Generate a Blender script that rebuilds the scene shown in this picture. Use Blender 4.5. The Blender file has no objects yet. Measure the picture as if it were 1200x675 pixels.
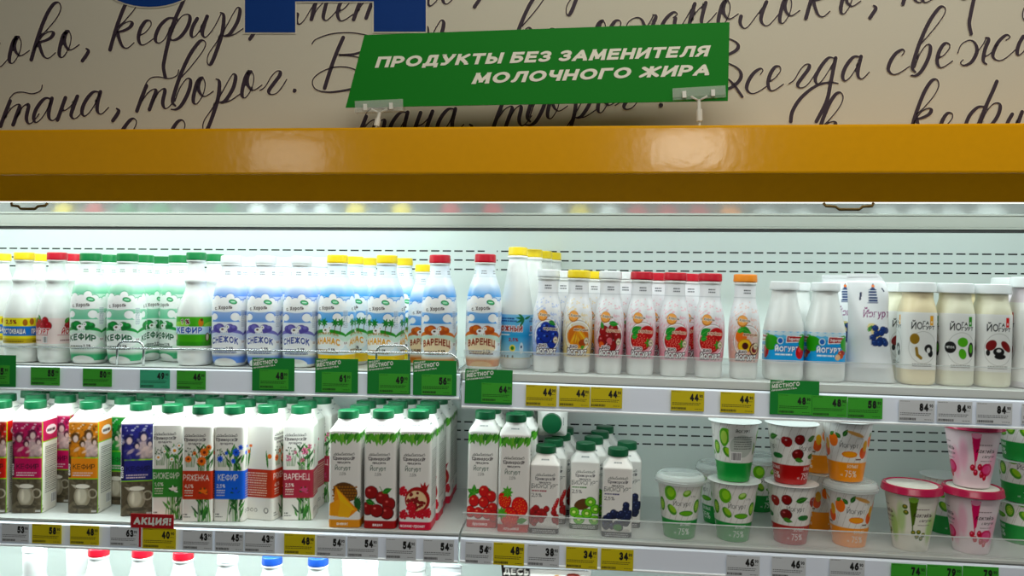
import bpy, math, random
import numpy as np
from mathutils import Matrix, Vector
random.seed(4)
S = bpy.context.scene
COL = S.collection
PI = math.pi
EYE = 1.5
F = 960.0
# ------------------------------------------------------------------ camera
yaw, roll = math.radians(4.75), math.radians(0.56)
CAM = Vector((0.1455, -1.75, EYE))
RM = Matrix.Rotation(yaw, 3, 'Z') @ Matrix.Rotation(PI/2, 3, 'X') @ Matrix.Rotation(roll, 3, 'Z')
cd = bpy.data.cameras.new('camera'); cam = bpy.data.objects.new('camera', cd); COL.objects.link(cam)
cam.matrix_world = Matrix.Translation(CAM) @ RM.to_4x4()
cd.sensor_width = 36; cd.lens = F/1200*36; cd.clip_start = 0.05; cd.clip_end = 50
S.camera = cam

def at(px, py, Y):
    d = RM @ Vector(((px-600)/F, -(py-337.5)/F, -1))
    return CAM + d*((Y-CAM.y)/d.y)

def proj(p):
    q = RM.transposed() @ (Vector(p)-CAM)
    return (600 + F*q.x/-q.z, 337.5 - F*q.y/-q.z)

# ------------------------------------------------------------------ materials
def lin(h):
    if isinstance(h, str):
        h = h.lstrip('#'); h = [int(h[i:i+2], 16)/255 for i in (0, 2, 4)]
    return tuple((c/12.92 if c <= 0.04045 else ((c+0.055)/1.055)**2.4) for c in h)
MATS = {}
def mat(name, col, rough=0.4, metal=0.0, alpha=1.0, noise=0.0, nscale=30, spec=0.5, trans=0.0, sss=0.0, bump=0.0, coat=0.0):
    if name in MATS: return MATS[name]
    m = bpy.data.materials.new(name); m.use_nodes = True
    nt = m.node_tree; b = nt.nodes['Principled BSDF']
    c = (*lin(col), 1)
    b.inputs['Base Color'].default_value = c
    b.inputs['Roughness'].default_value = rough; b.inputs['Metallic'].default_value = metal
    b.inputs['Alpha'].default_value = alpha; b.inputs['Specular IOR Level'].default_value = spec
    b.inputs['Transmission Weight'].default_value = trans
    b.inputs['Coat Weight'].default_value = coat
    if sss: b.inputs['Subsurface Weight'].default_value = sss; b.inputs['Subsurface Scale'].default_value = 0.02
    tc = nt.nodes.new('ShaderNodeTexCoord')
    if noise or bump:
        n = nt.nodes.new('ShaderNodeTexNoise'); n.inputs['Scale'].default_value = nscale; n.inputs['Detail'].default_value = 3
        nt.links.new(tc.outputs['Object'], n.inputs['Vector'])
        if noise:
            mx = nt.nodes.new('ShaderNodeMix'); mx.data_type = 'RGBA'
            mx.inputs[6].default_value = tuple(v*(1-noise) for v in c[:3])+(1,); mx.inputs[7].default_value = tuple(min(1, v*(1+noise)) for v in c[:3])+(1,)
            nt.links.new(n.outputs['Fac'], mx.inputs[0]); nt.links.new(mx.outputs[2], b.inputs['Base Color'])
        if bump:
            bp = nt.nodes.new('ShaderNodeBump'); bp.inputs['Strength'].default_value = bump; bp.inputs['Distance'].default_value = 0.001
            nt.links.new(n.outputs['Fac'], bp.inputs['Height']); nt.links.new(bp.outputs[0], b.inputs['Normal'])
    MATS[name] = m
    return m
def art_mat(name, rough, coat=0.0):
    if name in MATS: return MATS[name]
    m = bpy.data.materials.new(name); m.use_nodes = True; nt = m.node_tree; b = nt.nodes['Principled BSDF']
    a = nt.nodes.new('ShaderNodeAttribute'); a.attribute_name = 'art'
    nt.links.new(a.outputs['Color'], b.inputs['Base Color']); b.inputs['Roughness'].default_value = rough
    b.inputs['Coat Weight'].default_value = coat
    MATS[name] = m; return m

# ------------------------------------------------------------------ text triangles
_tc = {}
def _arc(cx, cy, rx, ry, a0, a1, n=10):
    return [(cx+rx*math.cos(math.radians(a0+(a1-a0)*k/n)), cy+ry*math.sin(math.radians(a0+(a1-a0)*k/n))) for k in range(n+1)]
_O = lambda w: _arc(w/2, .5, w/2, .5, 90, 450, 20)
_bowl = lambda x, w, y0, y1: [(x, y1)]+_arc(w-(y1-y0)/2 if w > (y1-y0)/2 else w/2, (y0+y1)/2, min(w, (y1-y0)/2), (y1-y0)/2, 90, -90, 8)+[(x, y0)]
FONT = {   # width, centre-line strokes in a box one unit high
 'А': (.72, [[(0, 0), (.36, 1), (.72, 0)], [(.13, .3), (.59, .3)]]), 'Б': (.56, [[(.52, 1), (0, 1), (0, 0)]+_bowl(0, .56, 0, .56)[::-1]]), 'В': (.58, [[(0, 0), (0, 1)], _bowl(0, .54, .53, 1), _bowl(0, .58, 0, .53)]),
 'Г': (.5, [[(0, 0), (0, 1), (.5, 1)]]), 'Д': (.74, [[(0, -.2), (0, 0), (.74, 0), (.74, -.2)], [(.1, 0), (.2, .4), (.22, 1), (.62, 1), (.62, 0)]]), 'Е': (.5, [[(.5, 1), (0, 1), (0, 0), (.5, 0)], [(0, .52), (.45, .52)]]),
 'Ж': (.96, [[(.48, 0), (.48, 1)], [(0, 1), (.48, .52)], [(.96, 1), (.48, .52)], [(.48, .52), (0, 0)], [(.48, .52), (.96, 0)]]), 'З': (.52, [_arc(.24, .75, .26, .25, 150, -90, 10)+_arc(.24, .26, .28, .26, 90, -150, 10)]),
 'И': (.62, [[(0, 1), (0, 0)], [(0, 0), (.62, 1)], [(.62, 1), (.62, 0)]]), 'Й': (.62, [[(0, 1), (0, 0)], [(0, 0), (.62, 1)], [(.62, 1), (.62, 0)], _arc(.31, 1.34, .16, .13, 190, 350, 6)]),
 'К': (.6, [[(0, 0), (0, 1)], [(.58, 1), (.02, .46)], [(.18, .6), (.6, 0)]]), 'Л': (.66, [[(0, 0), (.1, .06), (.18, .5), (.2, 1), (.66, 1), (.66, 0)]]), 'М': (.78, [[(0, 0), (.06, 1)], [(.06, 1), (.39, .15)], [(.39, .15), (.72, 1)], [(.72, 1), (.78, 0)]]),
 'Н': (.6, [[(0, 0), (0, 1)], [(.6, 0), (.6, 1)], [(0, .5), (.6, .5)]]), 'О': (.78, [_O(.78)]), 'П': (.62, [[(0, 0), (0, 1), (.62, 1), (.62, 0)]]), 'Р': (.54, [[(0, 0), (0, 1)], _bowl(0, .54, .42, 1)]),
 'С': (.66, [_arc(.4, .5, .4, .5, 48, 312, 16)]), 'Т': (.6, [[(0, 1), (.6, 1)], [(.3, 1), (.3, 0)]]), 'У': (.62, [[(0, 1), (.32, .36)], [(.62, 1), (.3, .12), (.2, 0), (.06, 0)]]), 'Ф': (.86, [[(.43, -.06), (.43, 1.06)], _arc(.43, .52, .43, .36, 90, 450, 18)]),
 'Х': (.62, [[(0, 0), (.62, 1)], [(0, 1), (.62, 0)]]), 'Ц': (.68, [[(0, 1), (0, 0), (.68, 0), (.68, -.2)], [(.58, 1), (.58, 0)]]), 'Ч': (.54, [[(0, 1), (0, .66), (.1, .48), (.28, .42), (.54, .5)], [(.54, 1), (.54, 0)]]),
 'Ш': (.86, [[(0, 1), (0, 0), (.86, 0), (.86, 1)], [(.43, 0), (.43, 1)]]), 'Ы': (.8, [[(0, 1), (0, 0)], _bowl(0, .5, 0, .56), [(.8, 0), (.8, 1)]]), 'Ь': (.54, [[(0, 1), (0, 0)], _bowl(0, .54, 0, .56)]), 'Ъ': (.68, [[(0, 1), (.16, 1), (.16, 0)], [(p[0]+.16, p[1]) for p in _bowl(0, .5, 0, .56)]]),
 'Э': (.66, [_arc(.26, .5, .4, .5, 132, -132, 16), [(.2, .5), (.64, .5)]]), 'Ю': (.98, [[(0, 0), (0, 1)], [(0, .5), (.26, .5)], [(p[0]+.26, p[1]) for p in _O(.72)]]), 'Я': (.56, [[(.56, 0), (.56, 1)], [(.56-p[0], p[1]) for p in _bowl(0, .54, .44, 1)], [(.3, .44), (0, 0)]]),
 '0': (.52, [_O(.52)]), '1': (.3, [[(0, .78), (.28, 1), (.28, 0)]]), '2': (.52, [_arc(.26, .72, .26, .28, 165, -30, 9)+[(.02, 0), (.52, 0)]]), '3': (.5, [_arc(.23, .75, .25, .25, 150, -90, 9)+_arc(.23, .26, .27, .26, 90, -150, 9)]),
 '4': (.58, [[(.42, 0), (.42, 1), (0, .28), (.58, .28)]]), '5': (.5, [[(.46, 1), (.06, 1), (.03, .56)]+_arc(.22, .32, .28, .32, 95, -150, 9)]), '6': (.52, [_arc(.26, .3, .26, .3, 90, 450, 14), [(.0, .34), (.06, .66), (.22, .9), (.42, 1)]]),
 '7': (.5, [[(0, 1), (.5, 1), (.16, 0)]]), '8': (.52, [_arc(.26, .76, .22, .24, 90, 450, 12), _arc(.26, .27, .26, .27, 90, 450, 12)]), '9': (.52, [_arc(.26, .7, .26, .3, 90, 450, 14), [(.52, .66), (.46, .34), (.3, .1), (.1, 0)]]),
 '%': (.8, [_arc(.16, .8, .16, .2, 90, 450, 10), _arc(.64, .2, .16, .2, 90, 450, 10), [(.62, 1), (.18, 0)]]), ',': (.08, [[(.06, .05), (0, -.16)]]), '.': (.04, [[(0, 0), (.03, 0)]]), '!': (.06, [[(.03, 1), (.03, .6)], [(.03, .02), (.03, 0)]]), '-': (.3, [[(0, .4), (.3, .4)]]),
 'а': (.44, [_arc(.2, .34, .22, .34, 60, 330, 12), [(.42, .7), (.42, 0)]]), 'е': (.48, [[(.02, .36), (.47, .36)]+_arc(.24, .35, .23, .35, 0, 310, 14)]), 'р': (.46, [[(0, .7), (0, -.3)], _arc(.22, .35, .24, .35, 150, -150, 12)]),
 'у': (.46, [[(0, .7), (.24, .06)], [(.46, .7), (.18, -.18), (.04, -.3)]]), 'ф': (.6, [[(.3, -.3), (.3, 1)], _arc(.3, .35, .3, .33, 90, 450, 16)]), 'б': (.48, [_arc(.24, .3, .24, .3, 90, 450, 12), [(0, .34), (.06, .75), (.2, .92), (.42, 1)]]), 'i': (.06, [[(.03, 0), (.03, .68)], [(.03, .9), (.03, .93)]]),
}
for _c in 'вгджзийклмнопстхцчшыьъэюя':
    _w, _s = FONT[_c.upper()]; FONT[_c] = (_w*.74, [[(p[0]*.74, p[1]*.7) for p in q] for q in _s])
def text_tris(s, bold=0.0):
    """lettering from pen strokes: flat quads along each stroke, with square ends and rounded bends"""
    k = (s, bold)
    if k in _tc: return _tc[k]
    w = .115+bold*2.3; V, T = [], []; x = 0; lev = [0]
    def quad(P): n = len(V); lev[0] += 1; V.extend([(*p, lev[0]) for p in P]); T.extend((n, n+i, n+i+1) for i in range(1, len(P)-1))
    for ch in s:
        if ch == ' ': x += .42; continue
        W, st = FONT[ch]; lev[0] = 0
        for q in st:
            q = [(x+w/2+p[0], w/2+p[1]*(1-w)) for p in q]; n = len(q)
            for i in range(n-1):
                (x0, y0), (x1, y1) = q[i], q[i+1]; L = math.hypot(x1-x0, y1-y0)+1e-9; a, b = -(y1-y0)/L*w/2, (x1-x0)/L*w/2
                quad([(x0-a, y0-b), (x1-a, y1-b), (x1+a, y1+b), (x0+a, y0+b)])
            for i, (px, py) in enumerate(q):
                end = i in (0, n-1); cl = end and math.hypot(q[0][0]-q[-1][0], q[0][1]-q[-1][1]) < 1e-3
                ax = lambda A, B: abs(A[0]-B[0]) < 1e-6 or abs(A[1]-B[1]) < 1e-6
                if not cl and ((end and ax(q[i], q[1 if i == 0 else n-2])) or (not end and ax(q[i-1], q[i]) and ax(q[i], q[i+1]))): quad([(px-w/2, py-w/2), (px+w/2, py-w/2), (px+w/2, py+w/2), (px-w/2, py+w/2)])
                elif end and not cl:
                    j = q[1 if i == 0 else n-2]; dx, dy = j[0]-px, j[1]-py
                    if abs(dy) > abs(dx)*.9: quad([(px-w*.56, py-w/2*(1 if dy > 0 else -.1)), (px+w*.56, py-w/2*(1 if dy > 0 else -.1)), (px+w*.56, py+w/2*(.1 if dy > 0 else 1)), (px-w*.56, py+w/2*(.1 if dy > 0 else 1))])
                    else: quad([(px+w/2*math.cos(t*PI/4), py+w/2*math.sin(t*PI/4)) for t in range(8)])
                else: quad([(px+w/2*math.cos(t*PI/4), py+w/2*math.sin(t*PI/4)) for t in range(8)])
        x += W+w+.13
    v = np.array(V, float).reshape(-1, 3); t = np.array(T, int).reshape(-1, 3)
    v = v-[(v[:, 0].min()+v[:, 0].max())/2, 0, 0]
    _tc[k] = (v, t); return v, t
CAPH = 1.0
LAY = 1.2e-5       # every stroke lies a hair above the one it crosses

def text_pts(s, x, y, h, bold=0.0, xs=1.0, shear=0.0, rot=0.0, align='c', arc=0.0, fit=None):
    """text outline in 2D, cap height h, base line centre at (x, y)"""
    v, t = text_tris(s, bold); k = h/CAPH
    if not len(v): return v, t
    p = v*k; p = np.stack([p[:, 0]*xs + p[:, 1]*shear, p[:, 1]], 1)
    if fit: p[:, 0] *= fit/(p[:, 0].max()-p[:, 0].min())
    if align == 'l': p[:, 0] -= p[:, 0].min()
    if align == 'r': p[:, 0] -= p[:, 0].max()
    if arc: p[:, 1] += arc*(1-(p[:, 0]/max(1e-6, np.abs(p[:, 0]).max()))**2)
    c, s_ = math.cos(rot), math.sin(rot)
    return np.stack([x+p[:, 0]*c-p[:, 1]*s_, y+p[:, 0]*s_+p[:, 1]*c, v[:, 2]], 1), t

# ------------------------------------------------------------------ printed artwork: a small painter in millimetres
R = 2.0
class Art:
    def __init__(s, W, H, bg):
        s.W, s.H = W, H; s.a = np.empty((int(H*R), int(W*R), 3)); s.a[:] = lin(bg)
    def _box(s, x0, y0, x1, y1):
        h, w = s.a.shape[:2]
        i0, i1 = max(0, int(x0*R)-1), min(w, int(x1*R)+2); j0, j1 = max(0, int(y0*R)-1), min(h, int(y1*R)+2)
        if i0 >= i1 or j0 >= j1: return None
        X, Y = np.meshgrid((np.arange(i0, i1)+.5)/R, (np.arange(j0, j1)+.5)/R)
        return slice(j0, j1), slice(i0, i1), X, Y
    def _put(s, b, m, col, al=1.0):
        v = s.a[b[0], b[1]]; m = (np.clip(m, 0, 1)*al)[..., None]; v[:] = v*(1-m)+np.array(lin(col))*m
    def rect(s, x0, y0, x1, y1, col, al=1.0):
        b = s._box(x0, y0, x1, y1)
        if b: s._put(b, ((b[2] >= x0) & (b[2] <= x1) & (b[3] >= y0) & (b[3] <= y1)).astype(float), col, al)
        return s
    def vgrad(s, y0, y1, c0, c1):
        b = s._box(0, y0, s.W, y1)
        k = np.clip((b[3]-y0)/(y1-y0), 0, 1)[..., None]; s.a[b[0], b[1]] = np.array(lin(c0))*(1-k)+np.array(lin(c1))*k
        return s
    def ell(s, cx, cy, rx, ry, col, rot=0.0, al=1.0, soft=0.0):
        r = max(rx, ry); b = s._box(cx-r, cy-r, cx+r, cy+r)
        if b:
            c, n = math.cos(rot), math.sin(rot); X = b[2]-cx; Y = b[3]-cy
            d = np.sqrt(((X*c+Y*n)/rx)**2+((-X*n+Y*c)/ry)**2)
            w = max(soft, 0.35/min(rx, ry)); s._put(b, (1-d)/w+0.5*(soft == 0), col, al)
        return s
    def ring(s, cx, cy, r, w, col, al=1.0):
        b = s._box(cx-r-w, cy-r-w, cx+r+w, cy+r+w)
        if b: d = np.abs(np.hypot(b[2]-cx, b[3]-cy)-r); s._put(b, (w/2-d)*2+0.5, col, al)
        return s
    def poly(s, pts, col, al=1.0):
        p = np.array(pts, float); b = s._box(p[:, 0].min(), p[:, 1].min(), p[:, 0].max(), p[:, 1].max())
        if not b: return s
        X, Y = b[2], b[3]; m = np.zeros(X.shape, bool)
        for i in range(len(p)):
            (x0, y0), (x1, y1) = p[i-1], p[i]
            if y0 == y1: continue
            m ^= ((y0 > Y) != (y1 > Y)) & (X < (x1-x0)*(Y-y0)/(y1-y0)+x0)
        s._put(b, m.astype(float), col, al); return s
    def line(s, pts, w, col, al=1.0):
        for (x0, y0), (x1, y1) in zip(pts, pts[1:]):
            b = s._box(min(x0, x1)-w, min(y0, y1)-w, max(x0, x1)+w, max(y0, y1)+w)
            if not b: continue
            dx, dy = x1-x0, y1-y0; L = dx*dx+dy*dy+1e-9
            t = np.clip(((b[2]-x0)*dx+(b[3]-y0)*dy)/L, 0, 1)
            d = np.hypot(b[2]-x0-t*dx, b[3]-y0-t*dy); s._put(b, (w/2-d)*R+0.5, col, al)
        return s
    def tris(s, v, t, col):
        for a, b_, c in t:
            A, B, C = v[a], v[b_], v[c]; q = np.stack([A, B, C])
            b = s._box(q[:, 0].min(), q[:, 1].min(), q[:, 0].max(), q[:, 1].max())
            if not b: continue
            X, Y = b[2], b[3]
            def e(P, Q): return (Q[0]-P[0])*(Y-P[1])-(Q[1]-P[1])*(X-P[0])
            e0, e1, e2 = e(A, B), e(B, C), e(C, A); k = 1e-6
            m = ((e0 >= -k) & (e1 >= -k) & (e2 >= -k)) | ((e0 <= k) & (e1 <= k) & (e2 <= k))
            s._put(b, m.astype(float), col)
        return s
    def text(s, st, x, y, h, col, out=None, ow=0.09, bold=0.0, **kw):
        if out:
            v, t = text_pts(st, x, y, h, bold=bold, **kw)
            for k in range(8):
                an = k*PI/4; s.tris(v+np.array([math.cos(an), math.sin(an), 0])*h*ow, t, out)
        v, t = text_pts(st, x, y, h, bold=bold, **kw); return s.tris(v, t, col)
    def scribble(s, x0, y0, x1, h, col, w=0.8, seed=1, al=1.0):
        """a line of print too small to read, as a run of short dashes"""
        r = random.Random(seed); x = x0
        while x < x1-1:
            L = r.uniform(2, 6); s.rect(x, y0, min(x1, x+L), y0+h, col, al); x += L+w
        return s
    def leaf(s, x, y, L, w, ang, col='#3c8a3a', vein='#8cc46a'):
        n = 9; P = []; c, q = math.cos(ang), math.sin(ang)
        for sg in (1, -1):
            for i in range(n) if sg == 1 else range(n-1, -1, -1):
                t = i/(n-1); u = t*L; v_ = sg*w/2*math.sin(PI*t**0.8); P.append((x+u*c-v_*q, y+u*q+v_*c))
        s.poly(P, col)
        if vein: s.line([(x, y), (x+L*.85*c, y+L*.85*q)], 0.7, vein)
        return s
    def berry(s, x, y, r, col, hi=None, dark=None, ry=None):
        ry = ry or r
        s.ell(x, y, r, ry, dark or col); s.ell(x-r*.05, y+ry*.06, r*.88, ry*.88, col)
        s.ell(x-r*.3, y+ry*.35, r*.3, ry*.22, hi or '#ffffff', al=0.75, soft=.8); return s
    def sample(s, x, y):
        """box-filtered colours at millimetre points"""
        h, w = s.a.shape[:2]; out = 0
        for dx in (-.25, .25):
            for dy in (-.25, .25):
                i = np.clip(((x+dx)*R).astype(int), 0, w-1); j = np.clip(((y+dy)*R).astype(int), 0, h-1); out = out+s.a[j, i]
        return out/4

# ------------------------------------------------------------------ meshes
def link(o, parent=None):
    COL.objects.link(o)
    if parent is not None: o.parent = parent
    return o
def mesh_obj(name, verts, faces, mats, parent=None, smooth=False, mi=None, autosmooth=None):
    me = bpy.data.meshes.new(name); me.from_pydata([tuple(v) for v in verts], [], faces); 
    for m in (mats if isinstance(mats, (list, tuple)) else [mats]): me.materials.append(m)
    if mi is not None: me.polygons.foreach_set('material_index', mi)
    if smooth: me.polygons.foreach_set('use_smooth', [True]*len(me.polygons))
    me.update()
    if autosmooth is not None: me.set_sharp_from_angle(angle=math.radians(autosmooth))
    return link(bpy.data.objects.new(name, me), parent)
def paint(o, cols):
    m = cols.mean(1, keepdims=True); cols = np.clip(m+(cols-m)*1.3, 0.002, 1)**1.2          # full-strength printing ink
    a = o.data.color_attributes.new('art', 'FLOAT_COLOR', 'POINT')
    a.data.foreach_set('color', np.concatenate([cols, np.ones((len(cols), 1))], 1).astype(np.float32).ravel())

class MB:
    """collects shapes, then links them as ONE mesh"""
    def __init__(s): s.v, s.f, s.m = [], [], []
    def add(s, v, f, mi=0):
        n = len(s.v); s.v += [tuple(p) for p in v]; s.f += [tuple(i+n for i in q) for q in f]; s.m += [mi]*len(f); return s
    def box(s, x0, y0, z0, x1, y1, z1, mi=0, M=None):
        v = [Vector((x, y, z)) for x in (x0, x1) for y in (y0, y1) for z in (z0, z1)]
        if M: v = [M @ p for p in v]
        return s.add(v, [(0, 1, 3, 2), (4, 6, 7, 5), (0, 4, 5, 1), (2, 3, 7, 6), (0, 2, 6, 4), (1, 5, 7, 3)], mi)
    def tube(s, pts, r, n=10, mi=0, cap=True):
        pts = [Vector(p) for p in pts]; rings = []
        up = Vector((0, 0, 1))
        for i, p in enumerate(pts):
            d = (pts[min(i+1, len(pts)-1)]-pts[max(i-1, 0)]).normalized()
            a = d.cross(Vector((0, 1, 0)) if abs(d.y) < .9 else up).normalized(); b = d.cross(a)
            rings.append([p+(a*math.cos(2*PI*k/n)+b*math.sin(2*PI*k/n))*r for k in range(n)])
        v = [q for g in rings for q in g]; f = []
        for i in range(len(pts)-1):
            for k in range(n): f.append((i*n+k, i*n+(k+1) % n, (i+1)*n+(k+1) % n, (i+1)*n+k))
        if cap: f += [tuple(range(n-1, -1, -1)), tuple((len(pts)-1)*n+k for k in range(n))]
        return s.add(v, f, mi)
    def text2(s, st, fn, mi=0, **kw):
        """text mapped by fn(x, y) -> 3D"""
        v, t = text_pts(st, 0, 0, **kw)
        return s.add([Vector(fn(a, b))+Vector((0, -l*LAY, 0)) for a, b, l in v], [tuple(int(k) for k in q) for q in t], mi)
    def prism(s, prof, x0, x1, mi=0):
        """profile in (y, z), extruded along x"""
        n = len(prof); v = [(x0, y, z) for y, z in prof]+[(x1, y, z) for y, z in prof]
        f = [(k, (k+1) % n, n+(k+1) % n, n+k) for k in range(n)]+[tuple(range(n-1, -1, -1)), tuple(range(n, 2*n))]
        return s.add(v, f, mi)
    def build(s, name, mats, parent=None, smooth=False, autosmooth=None):
        return mesh_obj(name, s.v, s.f, mats, parent, smooth, s.m, autosmooth)

def empty(name, loc, label, cat, group=None, rz=0.0):
    o = bpy.data.objects.new(name, None); link(o); o.location = loc; o.rotation_euler = (0, 0, rz); o.empty_display_size = .02
    o['label'] = label; o['category'] = cat
    if group: o['group'] = group
    return o
def tag(o, label, cat, group=None):
    o['label'] = label; o['category'] = cat
    if group: o['group'] = group
    return o
def copy_tree(o, parent=None):
    c = o.copy(); COL.objects.link(c); c.parent = parent
    for ch in o.children: copy_tree(ch, c)
    return c

def smooth_profile(P, n=5):
    """Catmull-Rom through (z, r, e) points; e = section exponent"""
    P = [tuple(p) if len(p) == 3 else (*p, 2.0) for p in P]; out = []
    for i in range(len(P)-1):
        a, b, c, d = [np.array(P[min(max(i+k, 0), len(P)-1)]) for k in (-1, 0, 1, 2)]
        for j in range(n):
            t = j/n; q = 0.5*((2*b)+(-a+c)*t+(2*a-5*b+4*c-d)*t*t+(-a+3*b-3*c+d)*t**3)
            q[0] = b[0]+(c[0]-b[0])*t; out.append(q)
    out.append(np.array(P[-1])); return np.array(out)
def section(th, e):
    s, c = np.sin(th), np.cos(th); r = (np.abs(s)**e+np.abs(c)**e)**(-1/e)
    return r*s, -r*c
def arc_theta(r, e, us):
    """angle for each arc fraction u (0..1, front centre at 0.5)"""
    th = np.linspace(-PI, PI, 8001); x, y = section(th, e)
    L = np.concatenate([[0], np.cumsum(np.hypot(np.diff(x), np.diff(y)))]); return np.interp(us, L/L[-1], th), L[-1]*r
MM = 0.001
def loft(name, P, material, parent, N=40, dy=1.0, caps=(True, True), sm=35):
    """surface through (z mm, r mm, exponent) rings"""
    P = [tuple(p) if len(p) == 3 else (*p, 2.0) for p in P]; V, Fc = [], []
    th, _ = arc_theta(1, max(p[2] for p in P), np.linspace(0, 1, N+1)[:-1])
    for z, r, e in P:
        x, y = section(th, e); V += [(a*r*MM, b*r*dy*MM, z*MM) for a, b in zip(x, y)]
    for i in range(len(P)-1):
        for k in range(N): Fc.append((i*N+k, i*N+(k+1) % N, (i+1)*N+(k+1) % N, (i+1)*N+k))
    if caps[0]: Fc.append(tuple(range(N-1, -1, -1)))
    if caps[1]: Fc.append(tuple((len(P)-1)*N+k for k in range(N)))
    return mesh_obj(name, V, Fc, material, parent, True, autosmooth=sm)
def sleeve(name, prof, z0, z1, art, material, parent, off=0.5, dy=1.0, step=1.0, caps=False, zoff=0.0, vis=(0.2, 0.82)):
    """printed surface that follows a smooth profile between z0 and z1"""
    zr, rr, er = prof[:, 0], prof[:, 1], prof[:, 2]
    zs = np.linspace(z0, z1, max(2, int((z1-z0)/step)+1)); rs = np.interp(zs, zr, rr)+off; es = np.interp(zs, zr, er)
    rref, eref = rs.max(), er.max()
    per = arc_theta(rref, eref, np.array([0.]))[1]
    nf = int(per*(vis[1]-vis[0])/step)
    us = np.concatenate([np.linspace(0, vis[0], 12)[:-1], np.linspace(vis[0], vis[1], nf), np.linspace(vis[1], 1, 12)[1:-1]])
    th, _ = arc_theta(rref, eref, us); n = len(us)
    X = np.empty((len(zs), n)); Y = np.empty_like(X)
    for i, (r, e) in enumerate(zip(rs, es)):
        a, b = section(th, e); X[i], Y[i] = a*r, b*r*dy
    Z = np.repeat(zs[:, None], n, 1)
    V = np.stack([X, Y, Z], -1).reshape(-1, 3)*MM
    idx = np.arange(len(zs)*n).reshape(len(zs), n); nx = np.roll(idx, -1, 1)
    Fc = np.stack([idx[:-1], nx[:-1], nx[1:], idx[1:]], -1).reshape(-1, 4).tolist()
    if caps: Fc += [tuple(idx[0][::-1].tolist()), tuple(idx[-1].tolist())]
    o = mesh_obj(name, V.tolist(), Fc, material, parent, True, autosmooth=50)
    U = art.W/2+(us-0.5)*per
    UX = np.repeat(U[None], len(zs), 0).ravel(); UZ = np.repeat((zs+zoff)[:, None], n, 1).ravel()
    paint(o, art.sample(UX, UZ)); return o
def screw_cap(parent, z, r, h, col, name='cap', dy=1.0):
    V, Fc = [], []; N = 72
    P = [(0, r*.99), (1.2, r*1.01), (h*.25, r), (h-1.6, r*.97), (h-.5, r*.94), (h, r*.86)]
    for i, (zz, rr) in enumerate(P):
        for k in range(N):
            q = rr*(1+(0.014 if (k % 2 and 1 < i < 4) else 0)); a = 2*PI*k/N; V.append((q*math.cos(a)*MM, q*math.sin(a)*MM*dy, (z+zz)*MM))
    for i in range(len(P)-1):
        for k in range(N): Fc.append((i*N+k, i*N+(k+1) % N, (i+1)*N+(k+1) % N, (i+1)*N+k))
    Fc += [tuple(range(N-1, -1, -1)), tuple((len(P)-1)*N+k for k in range(N))]
    return mesh_obj(name, V, Fc, mat('plastic_'+col.strip('#'), col, rough=.35), parent, True, autosmooth=30)
# ------------------------------------------------------------------ levels read off the shelf fronts
def zat(px, py, Y): return at(px, py, Y).z
Z_UL, Z_UR = zat(0, 427, 0), zat(616, 438, 0)
Z_LL, Z_LR = zat(0, 606, 0), zat(616, 628, 0)
Z_B = Z_LL-0.375
YBK = 0.39
XL, XR = -1.62, 1.42
XM = at(540, 540, 0).x                     # where the two bays meet

white = mat('white_powder_coat', '#d9dedc', .45, noise=.03, nscale=8)
whiteg = mat('white_enamel', '#e4e8e6', .3, noise=.02, nscale=6)
shelfm = mat('shelf_paint', '#c9cecb', .4, noise=.04, nscale=10)
railm = mat('rail_plastic', '#e6eefb', .35, noise=.02, nscale=12)
darkm = mat('dark_gap', '#1b1d1c', .7, noise=.1)
greyedge = mat('grey_edge', '#8f9692', .4, metal=.3, noise=.04)
chrome = mat('chrome_wire', '#d2d6d8', .18, metal=1.0, noise=.02)
yellow = mat('yellow_enamel', '#e0a000', .15, noise=.05, nscale=60, bump=.25, spec=.4, coat=.1)
brownw = mat('brass_wire', '#6b5626', .4, metal=.6, noise=.1)
mirrorm = mat('mirror', '#c6cbc8', .2, metal=.65, noise=.01)
diff = mat('glowing_lip', '#f2f6f4', .4, noise=.01); diff.node_tree.nodes['Principled BSDF'].inputs['Emission Color'].default_value = (.88, 1, .97, 1); diff.node_tree.nodes['Principled BSDF'].inputs['Emission Strength'].default_value = 1.1  # emission stands in for the lit edge of the lip
ink = mat('black_ink', '#101010', .6, noise=.05)

# ------------------------------------------------------------------ room
def structure(o): o['kind'] = 'structure'; return o
structure(MB().box(-4, -4, -.05, 4, .6, 0).build('floor', mat('floor_tile', '#45423d', .3, noise=.1)))
structure(MB().box(-4, .55, 0, 4, .65, 3.0).build('wall_back', mat('wall_paint', '#b9b4a6', .8, noise=.05)))
structure(MB().box(-4, -4, 3.0, 4, .65, 3.1).build('ceiling', mat('ceiling_paint', '#9a978f', .9, noise=.05)))

# ------------------------------------------------------------------ refrigerated case
FR = empty('display_refrigerator', (0, 0, 0), 'open dairy refrigerator case with yellow canopy and lit white shelves', 'refrigerator')
ZT, ZBm = zat(600, 147.5, -.25), zat(600, 204, -.25)
YU = -.212; ZIN = zat(600, 236.5, YU)
MB().prism([(-.25, ZT-.006), (-.2495, ZT-.003), (-.247, ZT-.0008), (-.24, ZT), (.5, ZT), (.5, ZT-.02), (-.2, ZT-.02), (YU+.004, ZIN+.004), (YU, ZIN), (-.246, ZBm), (-.249, ZBm+.001), (-.25, ZBm+.004)], XL, XR).build('canopy', yellow, FR)
MB().prism([(YU+.005, ZIN-.0012), (YU+.012, ZIN-.0012), (YU+.02, ZIN+.04), (YU+.012, ZIN+.04)], XL, XR).build('glowing_lip', diff, FR)  # inner lip of the canopy, its bright lit line put in as glow
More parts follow.
